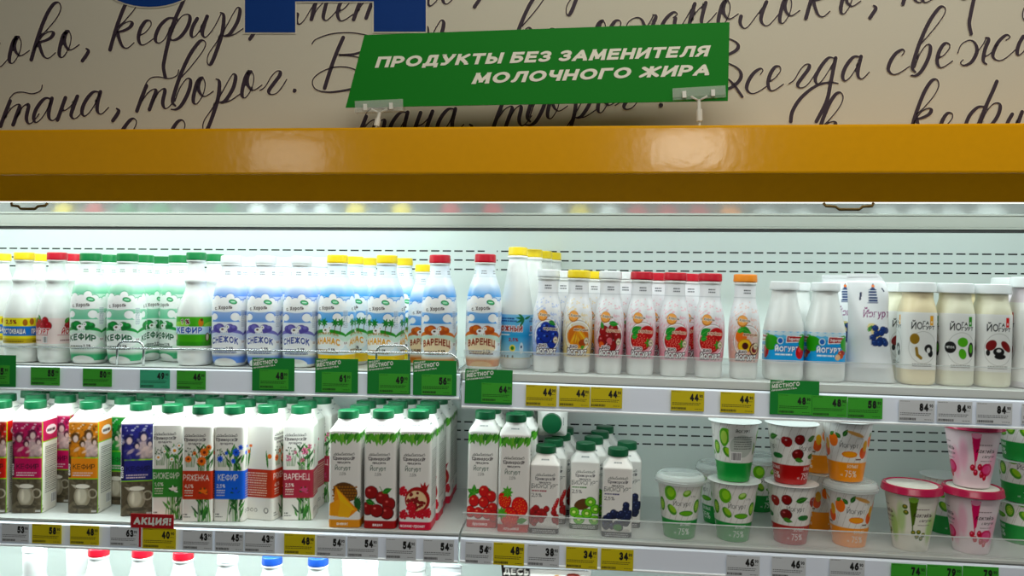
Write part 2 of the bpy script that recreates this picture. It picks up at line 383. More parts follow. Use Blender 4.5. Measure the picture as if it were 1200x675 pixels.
# slotted back panel
def slot_mat():
    m = bpy.data.materials.new('slotted_back_enamel'); m.use_nodes = True; nt = m.node_tree; b = nt.nodes['Principled BSDF']; b.inputs['Roughness'].default_value = .35
    tc = nt.nodes.new('ShaderNodeTexCoord'); sp = nt.nodes.new('ShaderNodeSeparateXYZ'); nt.links.new(tc.outputs['Object'], sp.inputs[0])
    def M(op, a, bb=None, c=None):
        n = nt.nodes.new('ShaderNodeMath'); n.operation = op
        for i, v in enumerate((a, bb, c)):
            if v is None: continue
            if isinstance(v, (int, float)): n.inputs[i].default_value = v
            else: nt.links.new(v, n.inputs[i])
        return n.outputs[0]
    z = sp.outputs['Z']; x = sp.outputs['X']
    acc = None
    for py in (297, 308, 319.3, 501, 511.5, 522.5):
        zc = zat(1000, py if py < 400 else py+4, YBK)
        c = M('COMPARE', z, zc, 0.0019); acc = c if acc is None else M('MAXIMUM', acc, c)
    dash = M('LESS_THAN', M('FRACT', M('MULTIPLY', x, 1/0.031)), 0.72)
    gap = M('GREATER_THAN', M('ABSOLUTE', M('SUBTRACT', x, at(575, 300, YBK).x)), 0.016)
    k = M('MULTIPLY', M('MULTIPLY', acc, dash), gap)
    mx = nt.nodes.new('ShaderNodeMix'); mx.data_type = 'RGBA'; mx.inputs[6].default_value = (*lin('#e2ebe7'), 1); mx.inputs[7].default_value = (*lin('#15201f'), 1)
    nt.links.new(k, mx.inputs[0]); nt.links.new(mx.outputs[2], b.inputs['Base Color']); return m
MB().box(XL, YBK, .2, XR, YBK+.02, ZT-.02).build('back_panel', slot_mat(), FR)
MB().box(XL, -.18, ZT-.024, XR, YBK-.001, ZT-.02).build('inner_ceiling', whiteg, FR)
# mirror strip at 45 degrees and the trim under it
ya = .10; zt = zat(600, 249.5, ya); L = .085
mb = MB().prism([(ya, zt), (ya-L*.8, zt+L), (ya-L*.8+.002, zt+L+.002), (ya+.002, zt+.002)], XL, XR); mb.build('mirror', mirrorm, FR)
zb = zat(600, 267, ya)
MB().prism([(ya, zt-.0005), (ya, zt-.004), (ya+.004, zt-.006), (ya+.004, zb+.006), (ya, zb+.003), (ya, zb), (ya+.02, zb), (ya+.02, zt-.0005)], XL, XR).build('mirror_trim', mat('trim_metal', '#8b8f87', .45, metal=.2, noise=.02), FR)
MB().box(XL, ya+.004, zb-.0065, XR, ya+.018, zb-.0005).build('trim_gasket', darkm, FR)
# foot and plinth of the case, below the picture
MB().box(XL, .02, 0, XR, YBK-.0, .12).build('plinth', darkm, FR)
MB().prism([(-.12, .14), (-.12, .42), (-.09, .42), (-.06, .2), (YBK-.001, .2), (YBK-.001, .125), (-.1, .125)], XL, XR).build('well', white, FR)
for x in (XL-.03, XR+.001): MB().box(x, -.12, .12, x+.029, YBK+.02, ZT-.021).build('side_panel', white, FR)

def shelf(x0, x1, z, rail_top, rail_bot, name='shelf'):
    t = .022
    o = MB().prism([(0.0, z-.001), (.0, z-t), (.004, z-t), (.02, z-.008), (YBK-.002, z-.008), (YBK-.002, z), (.003, z)], x0, x1).build(name, shelfm, FR)
    MB().prism([(-.004, rail_top), (-.012, rail_top-.003), (-.016, rail_bot+.003), (-.012, rail_bot), (-.0005, rail_bot+.001), (-.0005, rail_top)], x0, x1).build('price_rail', railm, o, autosmooth=20)
    MB().prism([(-.0165, rail_bot+.0035), (-.0185, rail_bot+.0015), (-.0185, rail_bot-.0015), (-.012, rail_bot-.001), (-.0125, rail_bot+.0015)], x0, x1).build('rail_edge', mat('clear_rail_edge', '#e9eef0', .2, noise=.02), o)
    MB().prism([(-.0045, rail_top+.0002), (-.0045, rail_top+.002), (-.0005, rail_top+.002), (-.0005, rail_top+.0002)], x0, x1).build('rail_gasket', mat('dark_grey_strip', '#5c625f', .5, noise=.05), o)
    for bx in (x0+.006, x1-.012):
        MB().prism([(.003, z-.0225), (.003, z-.03), (.3, z-.07), (YBK-.003, z-.07), (YBK-.003, z-.009), (.03, z-.009)], bx, bx+.006).build('bracket', white, o)
    return o
g = .0025
RT, RB = {}, {}
RT['UL'], RB['UL'] = zat(0, 428.5, -.016), zat(0, 456, -.016)
RT['UR'], RB['UR'] = zat(616, 449, -.016), zat(616, 480, -.016)
RT['LL'], RB['LL'] = zat(0, 612, -.016), zat(0, 638.5, -.016)
RT['LR'], RB['LR'] = zat(616, 635, -.016), zat(616, 662, -.016)
SUL = shelf(XL, XM-g, Z_UL, RT['UL'], RB['UL']); SUR = shelf(XM+g, XR, Z_UR, RT['UR'], RB['UR'])
SLL = shelf(XL, XM-g, Z_LL, RT['LL'], RB['LL']); SLR = shelf(XM+g, XR, Z_LR, RT['LR'], RB['LR'])
SBL = shelf(XL, XM-g, Z_B, Z_B-.012, Z_B-.06); SBR = shelf(XM+g, XR, Z_B, Z_B-.012, Z_B-.06)

# the shelves past the divider hang a little lower towards their far end
TILT = .0165; X0T = at(616, 450, 0).x
def sag(x): return -TILT*(x-X0T)
# clear guards of the right bay
acr = mat('clear_acrylic', '#eef3f2', .15, alpha=.17, noise=.02)
acre = mat('acrylic_edge', '#e2e8e6', .25, alpha=.8, noise=.02)
for sh, z, pt in ((SUR, Z_UR, 413), (SLR, Z_LR, 604.5)):
    zt_ = zat(616, pt, .004)
    MB().prism([(.004, z+.0005), (.0015, zt_), (.004, zt_), (.0065, z+.003), (.012, z+.003), (.012, z+.0005)], XM+.004, XR).build('clear_guard', acr, sh)
    MB().box(XM+.004, .0012, zt_, XR, .0043, zt_+.0016).build('guard_edge', acre, sh)
# chrome wire fence of the upper left shelf
zf = zat(200, 409, .012); xe = at(541, 420, .012).x
fe = MB()
pts = [(XL, .012, zf), (xe-.03, .012, zf)]+[(xe-.03+.022*math.sin(a), .012, zf-.022*(1-math.cos(a))) for a in [k*PI/12 for k in range(1, 7)]]+[(xe-.008, .012, Z_UL-.05)]
fe.tube(pts, .0022)
fe.tube([(xe-.015, .016, zf-.03), (xe-.015, .016, Z_UL-.0)], .0022)
fe.tube([(xe-.012, .012, Z_UL+.003), (xe-.012, .03, Z_UL+.004), (xe-.012, .3, Z_UL+.004)], .002)
for a, b in ((137, 168), (441, 479)):
    x0, x1 = at(a, 415, .014).x, at(b, 415, .014).x; za = zf+.012
    arc = [(x0, .015, Z_UL+.001), (x0, .015, zf-.004)]+[(x0+.016*(1-math.cos(t)), .016, zf+.016*math.sin(t)-.001) for t in [k*PI/10 for k in range(1, 6)]]
    arc += [(x1-.016*(1-math.cos(t)), .016, zf+.016*math.sin(t)-.001) for t in [k*PI/10 for k in range(5, 0, -1)]]+[(x1, .015, zf-.004), (x1, .015, Z_UL+.001)]
    fe.tube(arc, .0026)
fe.build('wire_guard', chrome, SUL, smooth=True)

for sh in (SUR, SLR):
    for o_ in [sh]+list(sh.children):
        for v_ in o_.data.vertices: v_.co.z += sag(v_.co.x)
# pull handles of the night blind, hooked under the canopy
for px, py, w in ((33, 240, 46), (995, 240.5, 54)):
    YH = YU-.004; c = at(px, py+2.2, YH); s_ = w/2*1.56/F; mbh = MB()
    mbh.tube([(c.x+s_*u, YH+dy_, c.z+dz_) for u, dy_, dz_ in ((-1, .004, .0075), (-.93, .001, .002), (-.55, 0, .0008), (-.4, -.001, -.0045), (.4, -.001, -.0045), (.55, 0, .0008), (.93, .001, .002), (1, .004, .0075))], .0027, 10)
    mbh.build('blind_handle', brownw, FR, smooth=True)

# ------------------------------------------------------------------ script banner above the canopy
YB = -.085
def crop(ox, oy, s): return lambda p: (ox+p[0]/s, oy+p[1]/s)
cA, cB, cC, cD = crop(0, 0, 4.5), crop(200, 0, 4.5), crop(860, 0, 4.5), crop(1020, 0, 4.5)
def G(cr, *strokes): return [[cr(p) for p in s] for s in strokes]
GL = {
 'o': (G(cA, [(97, 195), (72, 215), (52, 285), (50, 322), (62, 334), (78, 322), (102, 280), (112, 228), (100, 195), (86, 203), (76, 240), (86, 278), (112, 293), (155, 266)]), cA((55, 333))),
 'k': (G(cA, [(200, 200), (240, 165), (295, 100), (320, 50), (316, 20), (300, 12), (275, 30), (240, 90), (200, 195), (165, 315)], [(178, 268), (205, 215), (235, 180), (268, 165), (282, 175), (268, 198), (235, 215), (205, 222)], [(205, 222), (215, 262), (232, 298), (258, 306), (292, 278)]), cA((165, 315))),
 'e': (G(cA, [(735, 188), (765, 172), (795, 135), (792, 110), (768, 112), (742, 150), (730, 200), (742, 234), (768, 232), (812, 202)]), cA((745, 235))),
 'f': (G(cA, [(984, -38), (962, 15), (930, 85), (905, 150), (885, 230), (868, 310), (862, 355), (872, 408)], [(918, 95), (885, 98), (845, 135), (822, 185), (822, 218), (842, 226), (872, 200), (905, 130)], [(900, 185), (925, 130), (960, 85), (992, 76), (1002, 100), (985, 150), (950, 195), (915, 212), (893, 205)]), cA((900, 215))),
 'i': (G(cB, [(140, 98), (118, 138), (108, 178), (116, 196), (140, 180), (168, 135), (192, 86)], [(192, 86), (172, 145), (168, 182), (185, 196), (215, 165), (240, 125), (265, 75)]), cB((112, 196))),
 'r': (G(cB, [(262, 66), (280, 82), (274, 160), (255, 230), (225, 312), (206, 342), (193, 328), (200, 285), (240, 225), (290, 145), (328, 75), (352, 40), (366, 55), (352, 115), (315, 175), (288, 190), (270, 184)], [(285, 190), (330, 184), (390, 145)]), cB((285, 190))),
 'm': (G(cB, [(668, 75), (663, 108), (678, 128), (705, 105), (738, 50), (770, -2)], [(770, -2), (755, 50), (742, 102)], [(742, 102), (778, 42), (828, -8)], [(828, -8), (812, 50), (805, 92), (820, 108), (850, 85), (885, 45)]), cB((742, 104))),
 't': (G(cA, [(768, 460), (770, 440), (795, 412), (835, 405), (890, 414), (932, 398), (942, 368)], [(772, 452), (745, 520), (722, 585)], [(740, 545), (780, 490), (812, 470), (822, 482), (805, 530), (788, 578)], [(800, 550), (832, 492), (860, 468), (870, 478), (858, 540), (870, 572), (895, 560), (925, 520)]), cA((722, 585))),
 'a': (G(cA, [(272, 520), (235, 520), (195, 568), (177, 620), (190, 646), (222, 620), (255, 565), (274, 518)], [(274, 518), (258, 585), (260, 624), (282, 634), (318, 600)]), cA((185, 646))),
 'n': (G(cA, [(345, 515), (325, 570), (303, 632)], [(318, 585), (350, 578), (385, 545), (408, 508)], [(408, 508), (385, 570), (375, 608), (390, 626), (415, 612), (442, 575)]), cA((305, 632))),
 'g': (G(cB, [(470, 478), (500, 455), (530, 405), (558, 376), (578, 378), (572, 402), (540, 445), (517, 480), (528, 498), (560, 490), (590, 455), (612, 418)]), cB((525, 498))),
 'v': (G(cB, [(55, 410), (95, 365), (140, 310), (176, 258), (184, 225), (165, 212), (138, 235), (95, 300), (50, 400), (20, 490), (10, 538), (25, 558)], [(22, 535), (50, 462), (85, 415), (105, 425), (95, 482), (60, 550), (30, 576), (3, 576)]), cB((10, 565))),
 'l': (G(cC, [(38, 86), (33, 120), (50, 147), (75, 140), (120, 82), (172, 10)], [(172, 10), (152, 60), (143, 105), (160, 132), (190, 128), (240, 70)]), cC((150, 132))),
 's': (G(cC, [(140, 392), (153, 372), (140, 362), (105, 385), (76, 430), (68, 468), (90, 492), (125, 486), (180, 450)]), cC((85, 492))),
 'd': (G(cC, [(532, 308), (500, 305), (460, 350), (430, 410), (440, 442), (465, 425), (505, 365), (537, 306)], [(537, 306), (522, 380), (508, 450), (495, 515), (475, 565), (435, 640)], [(550, 440), (500, 435), (430, 455), (355, 515), (310, 585), (300, 640)]), cC((440, 440))),
 'z': (G(cD, [(460, 280), (480, 235), (520, 212), (550, 225), (562, 270), (535, 325), (495, 345), (475, 332), (490, 315)], [(565, 272), (590, 240), (612, 198)], [(608, 198), (625, 206), (605, 260), (595, 318), (612, 338)], [(605, 300), (640, 275), (675, 222)], [(715, 212), (737, 195), (718, 184), (680, 215), (652, 265), (648, 302), (680, 320), (720, 302), (765, 262)]), cD((495, 345))),
 'V': (G(cB, [(745, 232), (768, 206), (850, 178), (950, 172), (1040, 188), (1078, 218), (1060, 250), (980, 282), (892, 290)], [(910, 198), (870, 290), (835, 390), (812, 465)], [(892, 290), (990, 302), (1075, 340), (1092, 390), (1040, 442), (940, 472), (830, 486), (762, 468), (750, 420), (800, 376), (880, 352), (960, 362), (1040, 410), (1100, 490)]), cB((812, 486))),
 ',': (G(cA, [(455, 256), (466, 272), (435, 320)]), cA((435, 320))),
 '.': (G(cB, [(650, 470), (656, 474), (652, 480)]), cB((655, 480))),
}
def iden(c): return (c, None)
INST = []
def put(ch, cr=None, p=None): INST.append((ch, None if p is None else (cr(p) if cr else p)))
for c in 'o k , e f i r m t a n v g l s d z V .'.split(): put(c)
# (the traced letters above stand in their own places; the rest repeat them)
for ch, cr, p in [('l', cA, (-30, 350)), ('o', cA, (318, 302)), ('k', cA, (580, 262)), (',', cB, (418, 205)), ('e', cB, (895, 108)), ('t', cB, (965, 102)), ('a', None, (503, 7)), (',', None, (556, 8)),
                  ('t', cA, (3, 665)), ('a', cA, (440, 612)), (',', cA, (595, 636)), ('v', cA, (912, 545)) if 0 else ('o', cB, (125, 548)), ('r', cB, (262, 540)), ('o', cB, (382, 515)),
                  ('k', cB, (-81, 936)), ('v', cA, (545, 978)),
                  ('v', None, (601, 66)), ('e', None, (640, 62)), ('r', None, (684, -16)), ('o', None, (697, 55)), ('e', None, (716, 52)), ('z', None, (740, 50)),
                  ('t', None, (418, 166)), ('a', None, (458, 160)), ('n', None, (484, 158)), ('a', None, (514, 156)), (',', None, (546, 160)), ('t', None, (578, 150)), ('v', None, (618, 144)), ('o', None, (643, 139)),
                  ('r', None, (676, 138)), ('o', None, (702, 132)), ('g', None, (733, 128)), ('.', None, (775, 124)), ('r', None, (502, 57)),
                  ('m', None, (808, 28)), ('o', None, (843, 31)), ('o', cC, (248, 122)), ('k', cC, (380, 96)), ('o', cC, (570, 72)), (',', cC, (718, 93)), ('k', cD, (172, 20)), ('e', cD, (285, 10)), ('r', cD, (895, -50)),
                  ('V', None, (806, 112.4)), ('e', cC, (195, 476)), ('g', cC, (345, 462)), ('a', cC, (582, 426)), ('s', cD, (112, 391)), ('v', cD, (222, 386)), ('e', cD, (367, 354)), ('i', cD, (778, 290)),
                  ('k', cD, (205, 720)), ('e', cD, (382, 722)), ('i', cD, (720, 700)), ('k', cC, (420, 790))]:
    put(ch, cr, p)
fdone = False
put('f', cD, (560, -15)); put('f', cD, (583, 682))

def cr_spline(P, n=6):
    out = []
    for i in range(len(P)-1):
        a, b, c, d = [np.array(P[min(max(i+k, 0), len(P)-1)], float) for k in (-1, 0, 1, 2)]
        for j in range(n):
            t = j/n; out.append(0.5*((2*b)+(-a+c)*t+(2*a-5*b+4*c-d)*t*t+(-a+3*b-3*c+d)*t**3))
    out.append(np.array(P[-1], float)); return out
def zc(p): return Vector((p.x, p.y, max(p.z, ZT+.001)))
def ribbon(mbv, P, Y, mi, extra=0.0):
    """a broad-nib pen stroke: thick going down, thin going up"""
    C = cr_spline(P); n = len(C); W = []
    for i in range(n):
        d = C[min(i+1, n-1)]-C[max(i-1, 0)]; d = d/(np.hypot(*d)+1e-9)
        W.append(1.4+3.3*max(0, d[1]*.93-d[0]*.3)**1.3)
    W = np.convolve(np.pad(W, 2, 'edge'), np.ones(5)/5, 'valid'); v = []
    for i in range(n):
        d = C[min(i+1, n-1)]-C[max(i-1, 0)]; d = d/(np.hypot(*d)+1e-9); q = np.array([-d[1], d[0]])*(W[i]/2+extra)
        for s in (1, -1): a = C[i]+q*s; v.append(zc(at(a[0], a[1], Y)))
    base = [(2*i, 2*i+1, 2*i+3, 2*i+2) for i in range(n-1)]
    mbv.add(v, base, mi)
    for e in (0, n-1):                                     # round the stroke ends
        c = C[e]; r = W[e]/2+extra; mbv.add([zc(at(c[0]+r*math.cos(k*PI/5), c[1]+r*math.sin(k*PI/5), Y-.00003)) for k in range(10)], [tuple(range(10))], mi)
a0, a1 = at(-60, 175, YB), at(1260, -60, YB)
bn = MB().box(XL+.1, YB, ZT+.0005, XR-.1, YB+.012, at(600, -90, YB).z)
ys = YB-.0012
zc_ = ZT+.001
for li, (ch, p) in enumerate(INST):
    st, ref = GL[ch]; dx, dy = (0, 0) if p is None else (p[0]-ref[0], p[1]-ref[1])
    for s in st:
        P = [(a+dx, b+dy) for a, b in s]
        ribbon(bn, P, YB-.0004-.000002*li, 2, 1.1); ribbon(bn, P, ys-.00001*li, 1)
# the foot of the big blue headline letters
def flat(mbv, pts, Y, mi): mbv.add([at(x, y, Y) for x, y in pts], [tuple(range(len(pts)))], mi)
yb2 = YB-.002
for k, (e, mi, dyy) in enumerate(((1.6, 2, 0), (0, 3, -.0008))):
    Y = yb2+dyy
    flat(bn, [(175+(62+e)*math.cos(t), -30+(38+e)*math.sin(t)) for t in [j*2*PI/40 for j in range(40)]], Y, mi)
    flat(bn, [(287-e, -40), (346+e, -40), (346+e, 2+e), (438-e, 2+e), (438-e, -40)][0:2]+[(346+e, 38+e), (287-e, 38+e)], Y, mi)
    flat(bn, [(438-e, -40), (499+e, -40), (499+e, 37+e), (438-e, 37+e)], Y, mi)
    flat(bn, [(346, -40), (438, -40), (438, 1.5+e), (346, 1.5+e)], Y-.0001, mi)
BAN = bn.build('banner_board', [mat('banner_vinyl', '#c3bfac', .75, noise=.03, nscale=400), mat('banner_ink', '#2c1d2b', .7, noise=.05), mat('banner_halo', '#d3ccb6', .75, noise=.02), mat('banner_blue', '#00347a', .7, spec=.2, noise=.04)])
tag(BAN, 'beige banner of dark handwritten dairy words above the yellow canopy', 'banner')

# ------------------------------------------------------------------ green sign on two clear clips
YS = -.215
corn = [(427, 41), (855, 26), (853, 118), (405, 126)]
SG = empty('hanging_sign', at(630, 126, YS), 'green slanted sign about dairy without milk fat substitutes on the canopy', 'sign')
def rel(p): return Vector(p)-SG.location
mb = MB(); v = [rel(at(x, y, YS)) for x, y in corn]; v += [p+Vector((0, .003, 0)) for p in v]
mb.add(v, [(0, 1, 2, 3), (7, 6, 5, 4), (0, 4, 5, 1), (1, 5, 6, 2), (2, 6, 7, 3), (3, 7, 4, 0)], 0)
for k, (s_, x0, y0, x1, y1) in enumerate((('ПРОДУКТЫ БЕЗ ЗАМЕНИТЕЛЯ', 437, 79.5, 831, 66), ('МОЛОЧНОГО ЖИРА', 552, 98.5, 831, 88))):
    L_ = math.hypot(x1-x0, y1-y0); ux, uy = (x1-x0)/L_, (y1-y0)/L_
    mb.text2(s_, lambda a, b: rel(at(x0+(a+L_/2)*ux-0*b, y0+(a+L_/2)*uy-b, YS-.0006)), 1, h=12.8, bold=.055, shear=.24, fit=L_)
mb.build('sign_plate', [mat('sign_green', '#007a12', .6, spec=.2, noise=.03, nscale=200), mat('sign_letters', '#e6e3cf', .5, noise=.02)], SG)
clipm = mat('clear_clip', '#dfe3da', .1, alpha=.25, noise=.02); clipk = mat('clip_joint', '#d8d8cc', .25, noise=.03)
for (x0, y0, x1, y1, sx, sy) in ((417, 129, 473, 126.5, 440, 143), (788, 114.5, 850, 111, 820, 143)):
    a, b = rel(at(x0, y0, YS)), rel(at(x1, y1, YS)); up_ = Vector((0, 0, .011)); mb = MB(); d = (b-a).normalized()
    ang = math.atan2(d.z, d.x); Mx = Matrix.Translation(a) @ Matrix.Rotation(-ang, 4, 'Y'); W_ = (b-a).length
    mb.box(0, -.006, 0, W_, -.0035, .016, 0, Mx).box(0, .006, 0, W_, .0085, .016, 0, Mx).box(0, -.006, -.006, W_, .0085, 0, 0, Mx)
    for q in (.18, .72): mb.box(W_*q, -.009, -.003, W_*q+.007, -.006, .009, 1, Mx)
    m_ = a.lerp(b, .5); base = rel(at(sx, sy, YS)); base.z = ZT-SG.location.z
    mb.tube([m_+Vector((-.015, -.004, -.001)), m_+Vector((0, 0, -.008)), m_+Vector((.015, -.004, -.001))], .002, 8, 1)
    top = m_+Vector((0, 0, -.006))
    mb.tube([top, top.lerp(base, .35)], .0035, 12, 1); mb.tube([top.lerp(base, .35), top.lerp(base, .75)], .0058, 12, 1); mb.tube([top.lerp(base, .7), base+Vector((0, 0, .002))], .002, 8, 1)
    mb.tube([base+Vector((0, 0, .0001)), base+Vector((0, 0, .003))], .009, 16, 1)
    mb.build('clip', [clipm, clipk], SG)

# ------------------------------------------------------------------ lights: tubes of the case, added fill behind the trim, lamps of the shop
def area(name, loc, sx, sy, power, col, aim=(0, 0, -1)):
    l = bpy.data.lights.new(name, 'AREA'); l.shape = 'RECTANGLE'; l.size = sx; l.size_y = sy; l.energy = power; l.color = col
    o = bpy.data.objects.new(name, l); COL.objects.link(o); o.location = loc
    o.rotation_euler = Vector(aim).to_track_quat('-Z', 'Y').to_euler(); return o
# ------------------------------------------------------------------ printed artwork
film = art_mat('printed_film', .3, .15); board = art_mat('printed_board', .42)
milky = mat('milky_plastic', '#e9ecea', .28, noise=.02, nscale=20, coat=.2)
GREEN = '#065a33'
def logo_crest(c, x, y, w, col='#6a6a66', tx='#2a1a24'):
    r = random.Random(3)
    for k in range(9): c.line([(x-w/2+w*k/9, y+r.uniform(0, 2)), (x-w/2+w*(k+1)/9, y+r.uniform(2, 6)), (x-w/2+w*(k+1.3)/9, y+1)], .9, col)
    c.line([(x-w/2, y), (x+w/2, y+.5)], 1.0, col)
    c.text('Приморскiй', x, y-9.5, 6.6, tx, bold=.035, shear=.15, fit=w*1.04)
    c.line([(x-w*.52, y-2.5), (x-w*.5, y-8), (x-w*.42, y-9)], 1.0, tx); c.line([(x+w*.4, y-3), (x+w*.54, y-4.5), (x+w*.5, y-8)], 1.0, tx)
    c.text('продуктъ', x, y-16.5, 4.6, tx, bold=.035, shear=.2, fit=w*.66)
def horol(fl):
    T = {'kefir': ('#eef8f2', '#8fd0b2', '#1f7f45', '#3da35a', '#1e6b4a', 'КЕФИР', '3,2%', '#58b184'),
         'snow': ('#f4f7fd', '#8fb2e6', '#6f68aa', '#8f8cc6', '#5c6aa8', 'СНЕЖОК', '2,5%', '#7f9fdc'),
         'pine': ('#eaf4fb', '#6fb4ea', '#1f7a35', '#3b9c3a', '#e8b800', 'АНАНАС', '2,5%', '#f2d322'),
         'varen': ('#eef5fc', '#74b0e6', '#c06a1e', '#d98a3a', '#9a4a1e', 'ВАРЕНЕЦ', '2,5%', '#c98532')}[fl]
    bg, sky, bush, bush2, tx, name, pc, foot = T; W = 240; c = Art(W, 215, bg); X = W/2; ol = {'kefir': '#7fbf9f', 'snow': '#6f94d8', 'pine': '#4f98d8', 'varen': '#5a98d4'}[fl]
    c.vgrad(96, 165, sky, bg)
    r = random.Random(2)
    c.vgrad(150, 176, sky, bg)
    for q in (X-88, X, X+88):                                           # cloud edges
        for dx, y, rx in ((-34, 138, 10), (-20, 144, 11), (-2, 140, 12), (13, 149, 10), (28, 141, 10), (42, 136, 9), (-38, 104, 10), (-24, 108, 9), (24, 108, 11), (39, 104, 9)):
            c.ell(q+dx, y, rx, rx*.8, ol)
        for dx, y, rx in ((-34, 138, 10), (-20, 144, 11), (-2, 140, 12), (13, 149, 10), (28, 141, 10), (42, 136, 9), (-38, 104, 10), (-24, 108, 9), (24, 108, 11), (39, 104, 9)):
            c.ell(q+dx, y-1.6, rx*.95, rx*.78, '#ffffff')
        c.rect(q-44, 118, q+44, 134, '#ffffff', .9)
    for q in (X-88, X, X+88):
        c.ell(q, 126, 30, 10, '#ffffff', al=.9)
        c.text('с. Хороль', q-3, 122, 8, '#3a1410', bold=.04, rot=.08, fit=41)
        c.ell(q+19, 138, 9.5, 5, '#0f8a4c', rot=-.2); c.ell(q+19, 138, 7, 3, '#7fd0a4', rot=-.2); c.rect(q+14, 137.4, q+24, 138.5, '#ffffff')
        c.ell(q, 66, 46, 16, bush2); c.ell(q, 60, 50, 14, '#dff0e6' if fl != 'snow' else '#dfe6f5')
        if fl == 'pine':
            for t in (-24, -9, 18, 31):
                c.line([(q+t, 74), (q+t+2, 96)], 1.6, '#6b5a2a')
                for a in range(7): c.leaf(q+t+2, 96, 10, 4, a*PI/3.4-.6, '#1f8a3a', None)
        else:
            for t, rr in ((-19, 9), (-11, 12), (12, 11), (21, 8)): c.ell(q+t, 82, rr, rr*.85, bush); c.ell(q+t-1, 85, rr*.55, rr*.4, bush2)
        c.ell(q-2, 79, 9, 5.5, '#ffffff'); c.ell(q+7, 85, 4, 4, '#ffffff'); c.ell(q-4, 80, 3, 2, '#6b4a30'); c.ell(q+7, 85, 1.2, 1.2, '#332218')
        for t in (-8, -3, 2, 6): c.rect(q+t, 71, q+t+1.6, 77, '#ffffff')
        c.ell(q, 50, 42, 16, '#ffffff', al=.8)
        if fl == 'varen': c.ell(q, 48, 31, 13, '#7a3a14'); c.ell(q, 45, 31, 12, '#f4e6cc')
        c.text(name, q, 47, 14, tx, out='#ffffff' if fl != 'varen' else '#f7ead0', ow=.1, bold=.05, arc=5, fit=62)
        if fl == 'pine': c.text('МОЛОЧНЫЙ КОКТЕЙЛЬ', q, 67, 5, '#b08a10', bold=.04, arc=4, fit=56)
        c.text(pc, q+12, 36, 6.5, '#1c2c5c' if fl == 'snow' else '#2c1c18', bold=.05, fit=16)
        for k in range(2 if fl != 'snow' else 3): c.scribble(q-28, 37-k*4.6, q+(2 if k == 0 else 28), 3, {'snow': '#223c80', 'kefir': '#2a4a3c', 'pine': '#8a6a10', 'varen': '#5a2a14'}[fl], seed=k+int(q))
    for q in (X-44, X+44):
        c.rect(q-7, 84, q+7, 122, '#ffffff', .45)
        for k in range(12): c.scribble(q-6, 86+k*3, q+6, .9, '#3c5f86', seed=k, al=.8)
        c.rect(q-5, 50, q+6, 57, '#ffffff', .8); c.text('2,5', q, 51.5, 4, '#7a2a18', bold=.04)
    for q in (X-50, X, X+50):
        for k in range(2): c.scribble(q-9, 196+k*4.5, q+11, 2, '#5a5f66', seed=k+int(q), al=.8)
    c.rect(0, 190, W, 190.8, '#a8b0b4', .6)
    c.vgrad(0, 26, foot, foot); c.vgrad(20, 28, foot, '#f0f0ec' if fl != 'pine' else foot)
    for q in (X-88, X, X+88): c.ell(q, 6, 29, 13, '#f3f4f2' if fl not in ('pine', 'varen') else ('#f6e468' if fl == 'pine' else '#dcb483'))
    return c
def small_yog(tint, fruit, word, wc):
    W = 205; c = Art(W, 195, '#f2f2f4'); X = W/2; r = random.Random(5)
    c.vgrad(40, 120, tint, '#f2f2f4'); c.vgrad(25, 40, '#f0eff1', tint)
    for k in range(240):
        a, rr = r.uniform(0, 6.3), r.uniform(14, 70); x, y = X+4+rr*math.cos(a), 95+rr*.75*math.sin(a)
        if 40 < y < 158: c.ell(x, y, r.uniform(1.5, 4), 1.4, r.choice([tint, '#ffffff', tint]), rot=a+1.5, al=.55)
    c.ring(X+2, 72, 29, 2.2, '#ffffff'); c.ring(X+2, 72, 31, .9, '#7b4a3a', .7)
    fruit(c, X+2, 70)
    c.ell(X-10, 111, 11.5, 11, '#c98848'); c.ell(X-10, 112, 10, 9.5, '#f0b878'); c.text('с. Хороль', X-9, 110, 5.4, '#3a1410', out='#fff6ea', ow=.12, bold=.03, rot=-.05, fit=31)
    c.text(word, X+8, 83, 5.6, wc, out='#fff4e0', ow=.14, bold=.03, shear=.3, rot=-.05, fit=33)
    c.ell(X+21, 64, 6, 7, '#f3ead8'); c.ring(X+21, 64, 6, .8, '#8a6a4a'); c.text('0%', X+21, 62, 3.6, '#5a3a2a', bold=.03)
    c.text('БИО', X-8, 49.5, 6, '#5a1432', out='#ffffff', ow=.2, bold=.05)
    c.text('ЙОГУРТ', X, 36, 10.5, '#ffffff', out='#4a1c30', ow=.16, bold=.05, fit=47)
    for k in range(2): c.scribble(X-10, 168-k*5, X+12, 2.4, '#4a4a52', seed=k, al=.9)
    c.rect(X-60, 155, X+60, 155.8, '#9aa0a6', .6)
    return c
def fr_blue(c, x, y):
    for dx, dy in ((-14, 8), (8, 14), (-4, 18), (16, 2), (-16, -8), (10, -12), (-3, -2)): c.berry(x+dx, y+dy, 11, '#2a4fa8', '#9fc0ff', '#16306e'); c.ell(x+dx+2, y+dy+3, 3, 2.4, '#14265c')
    c.leaf(x+2, y+30, 18, 9, -.4, '#2f8a4a')
def fr_peach(c, x, y):
    c.ell(x, y+2, 24, 22, '#d98a18')
    for k, a in enumerate((-.9, -.4, .1, .6, 1.2)): c.ell(x-6+k*4, y+2, 5.5, 22, ('#f0b030', '#e09a1c')[k % 2], rot=a*.6); c.ell(x-7+k*4, y+4, 1.5, 15, '#f9d67a', rot=a*.6)
    c.ell(x+10, y-10, 9, 7, '#b8641a'); c.leaf(x+6, y-20, 10, 7, .4, '#5a9a3a')
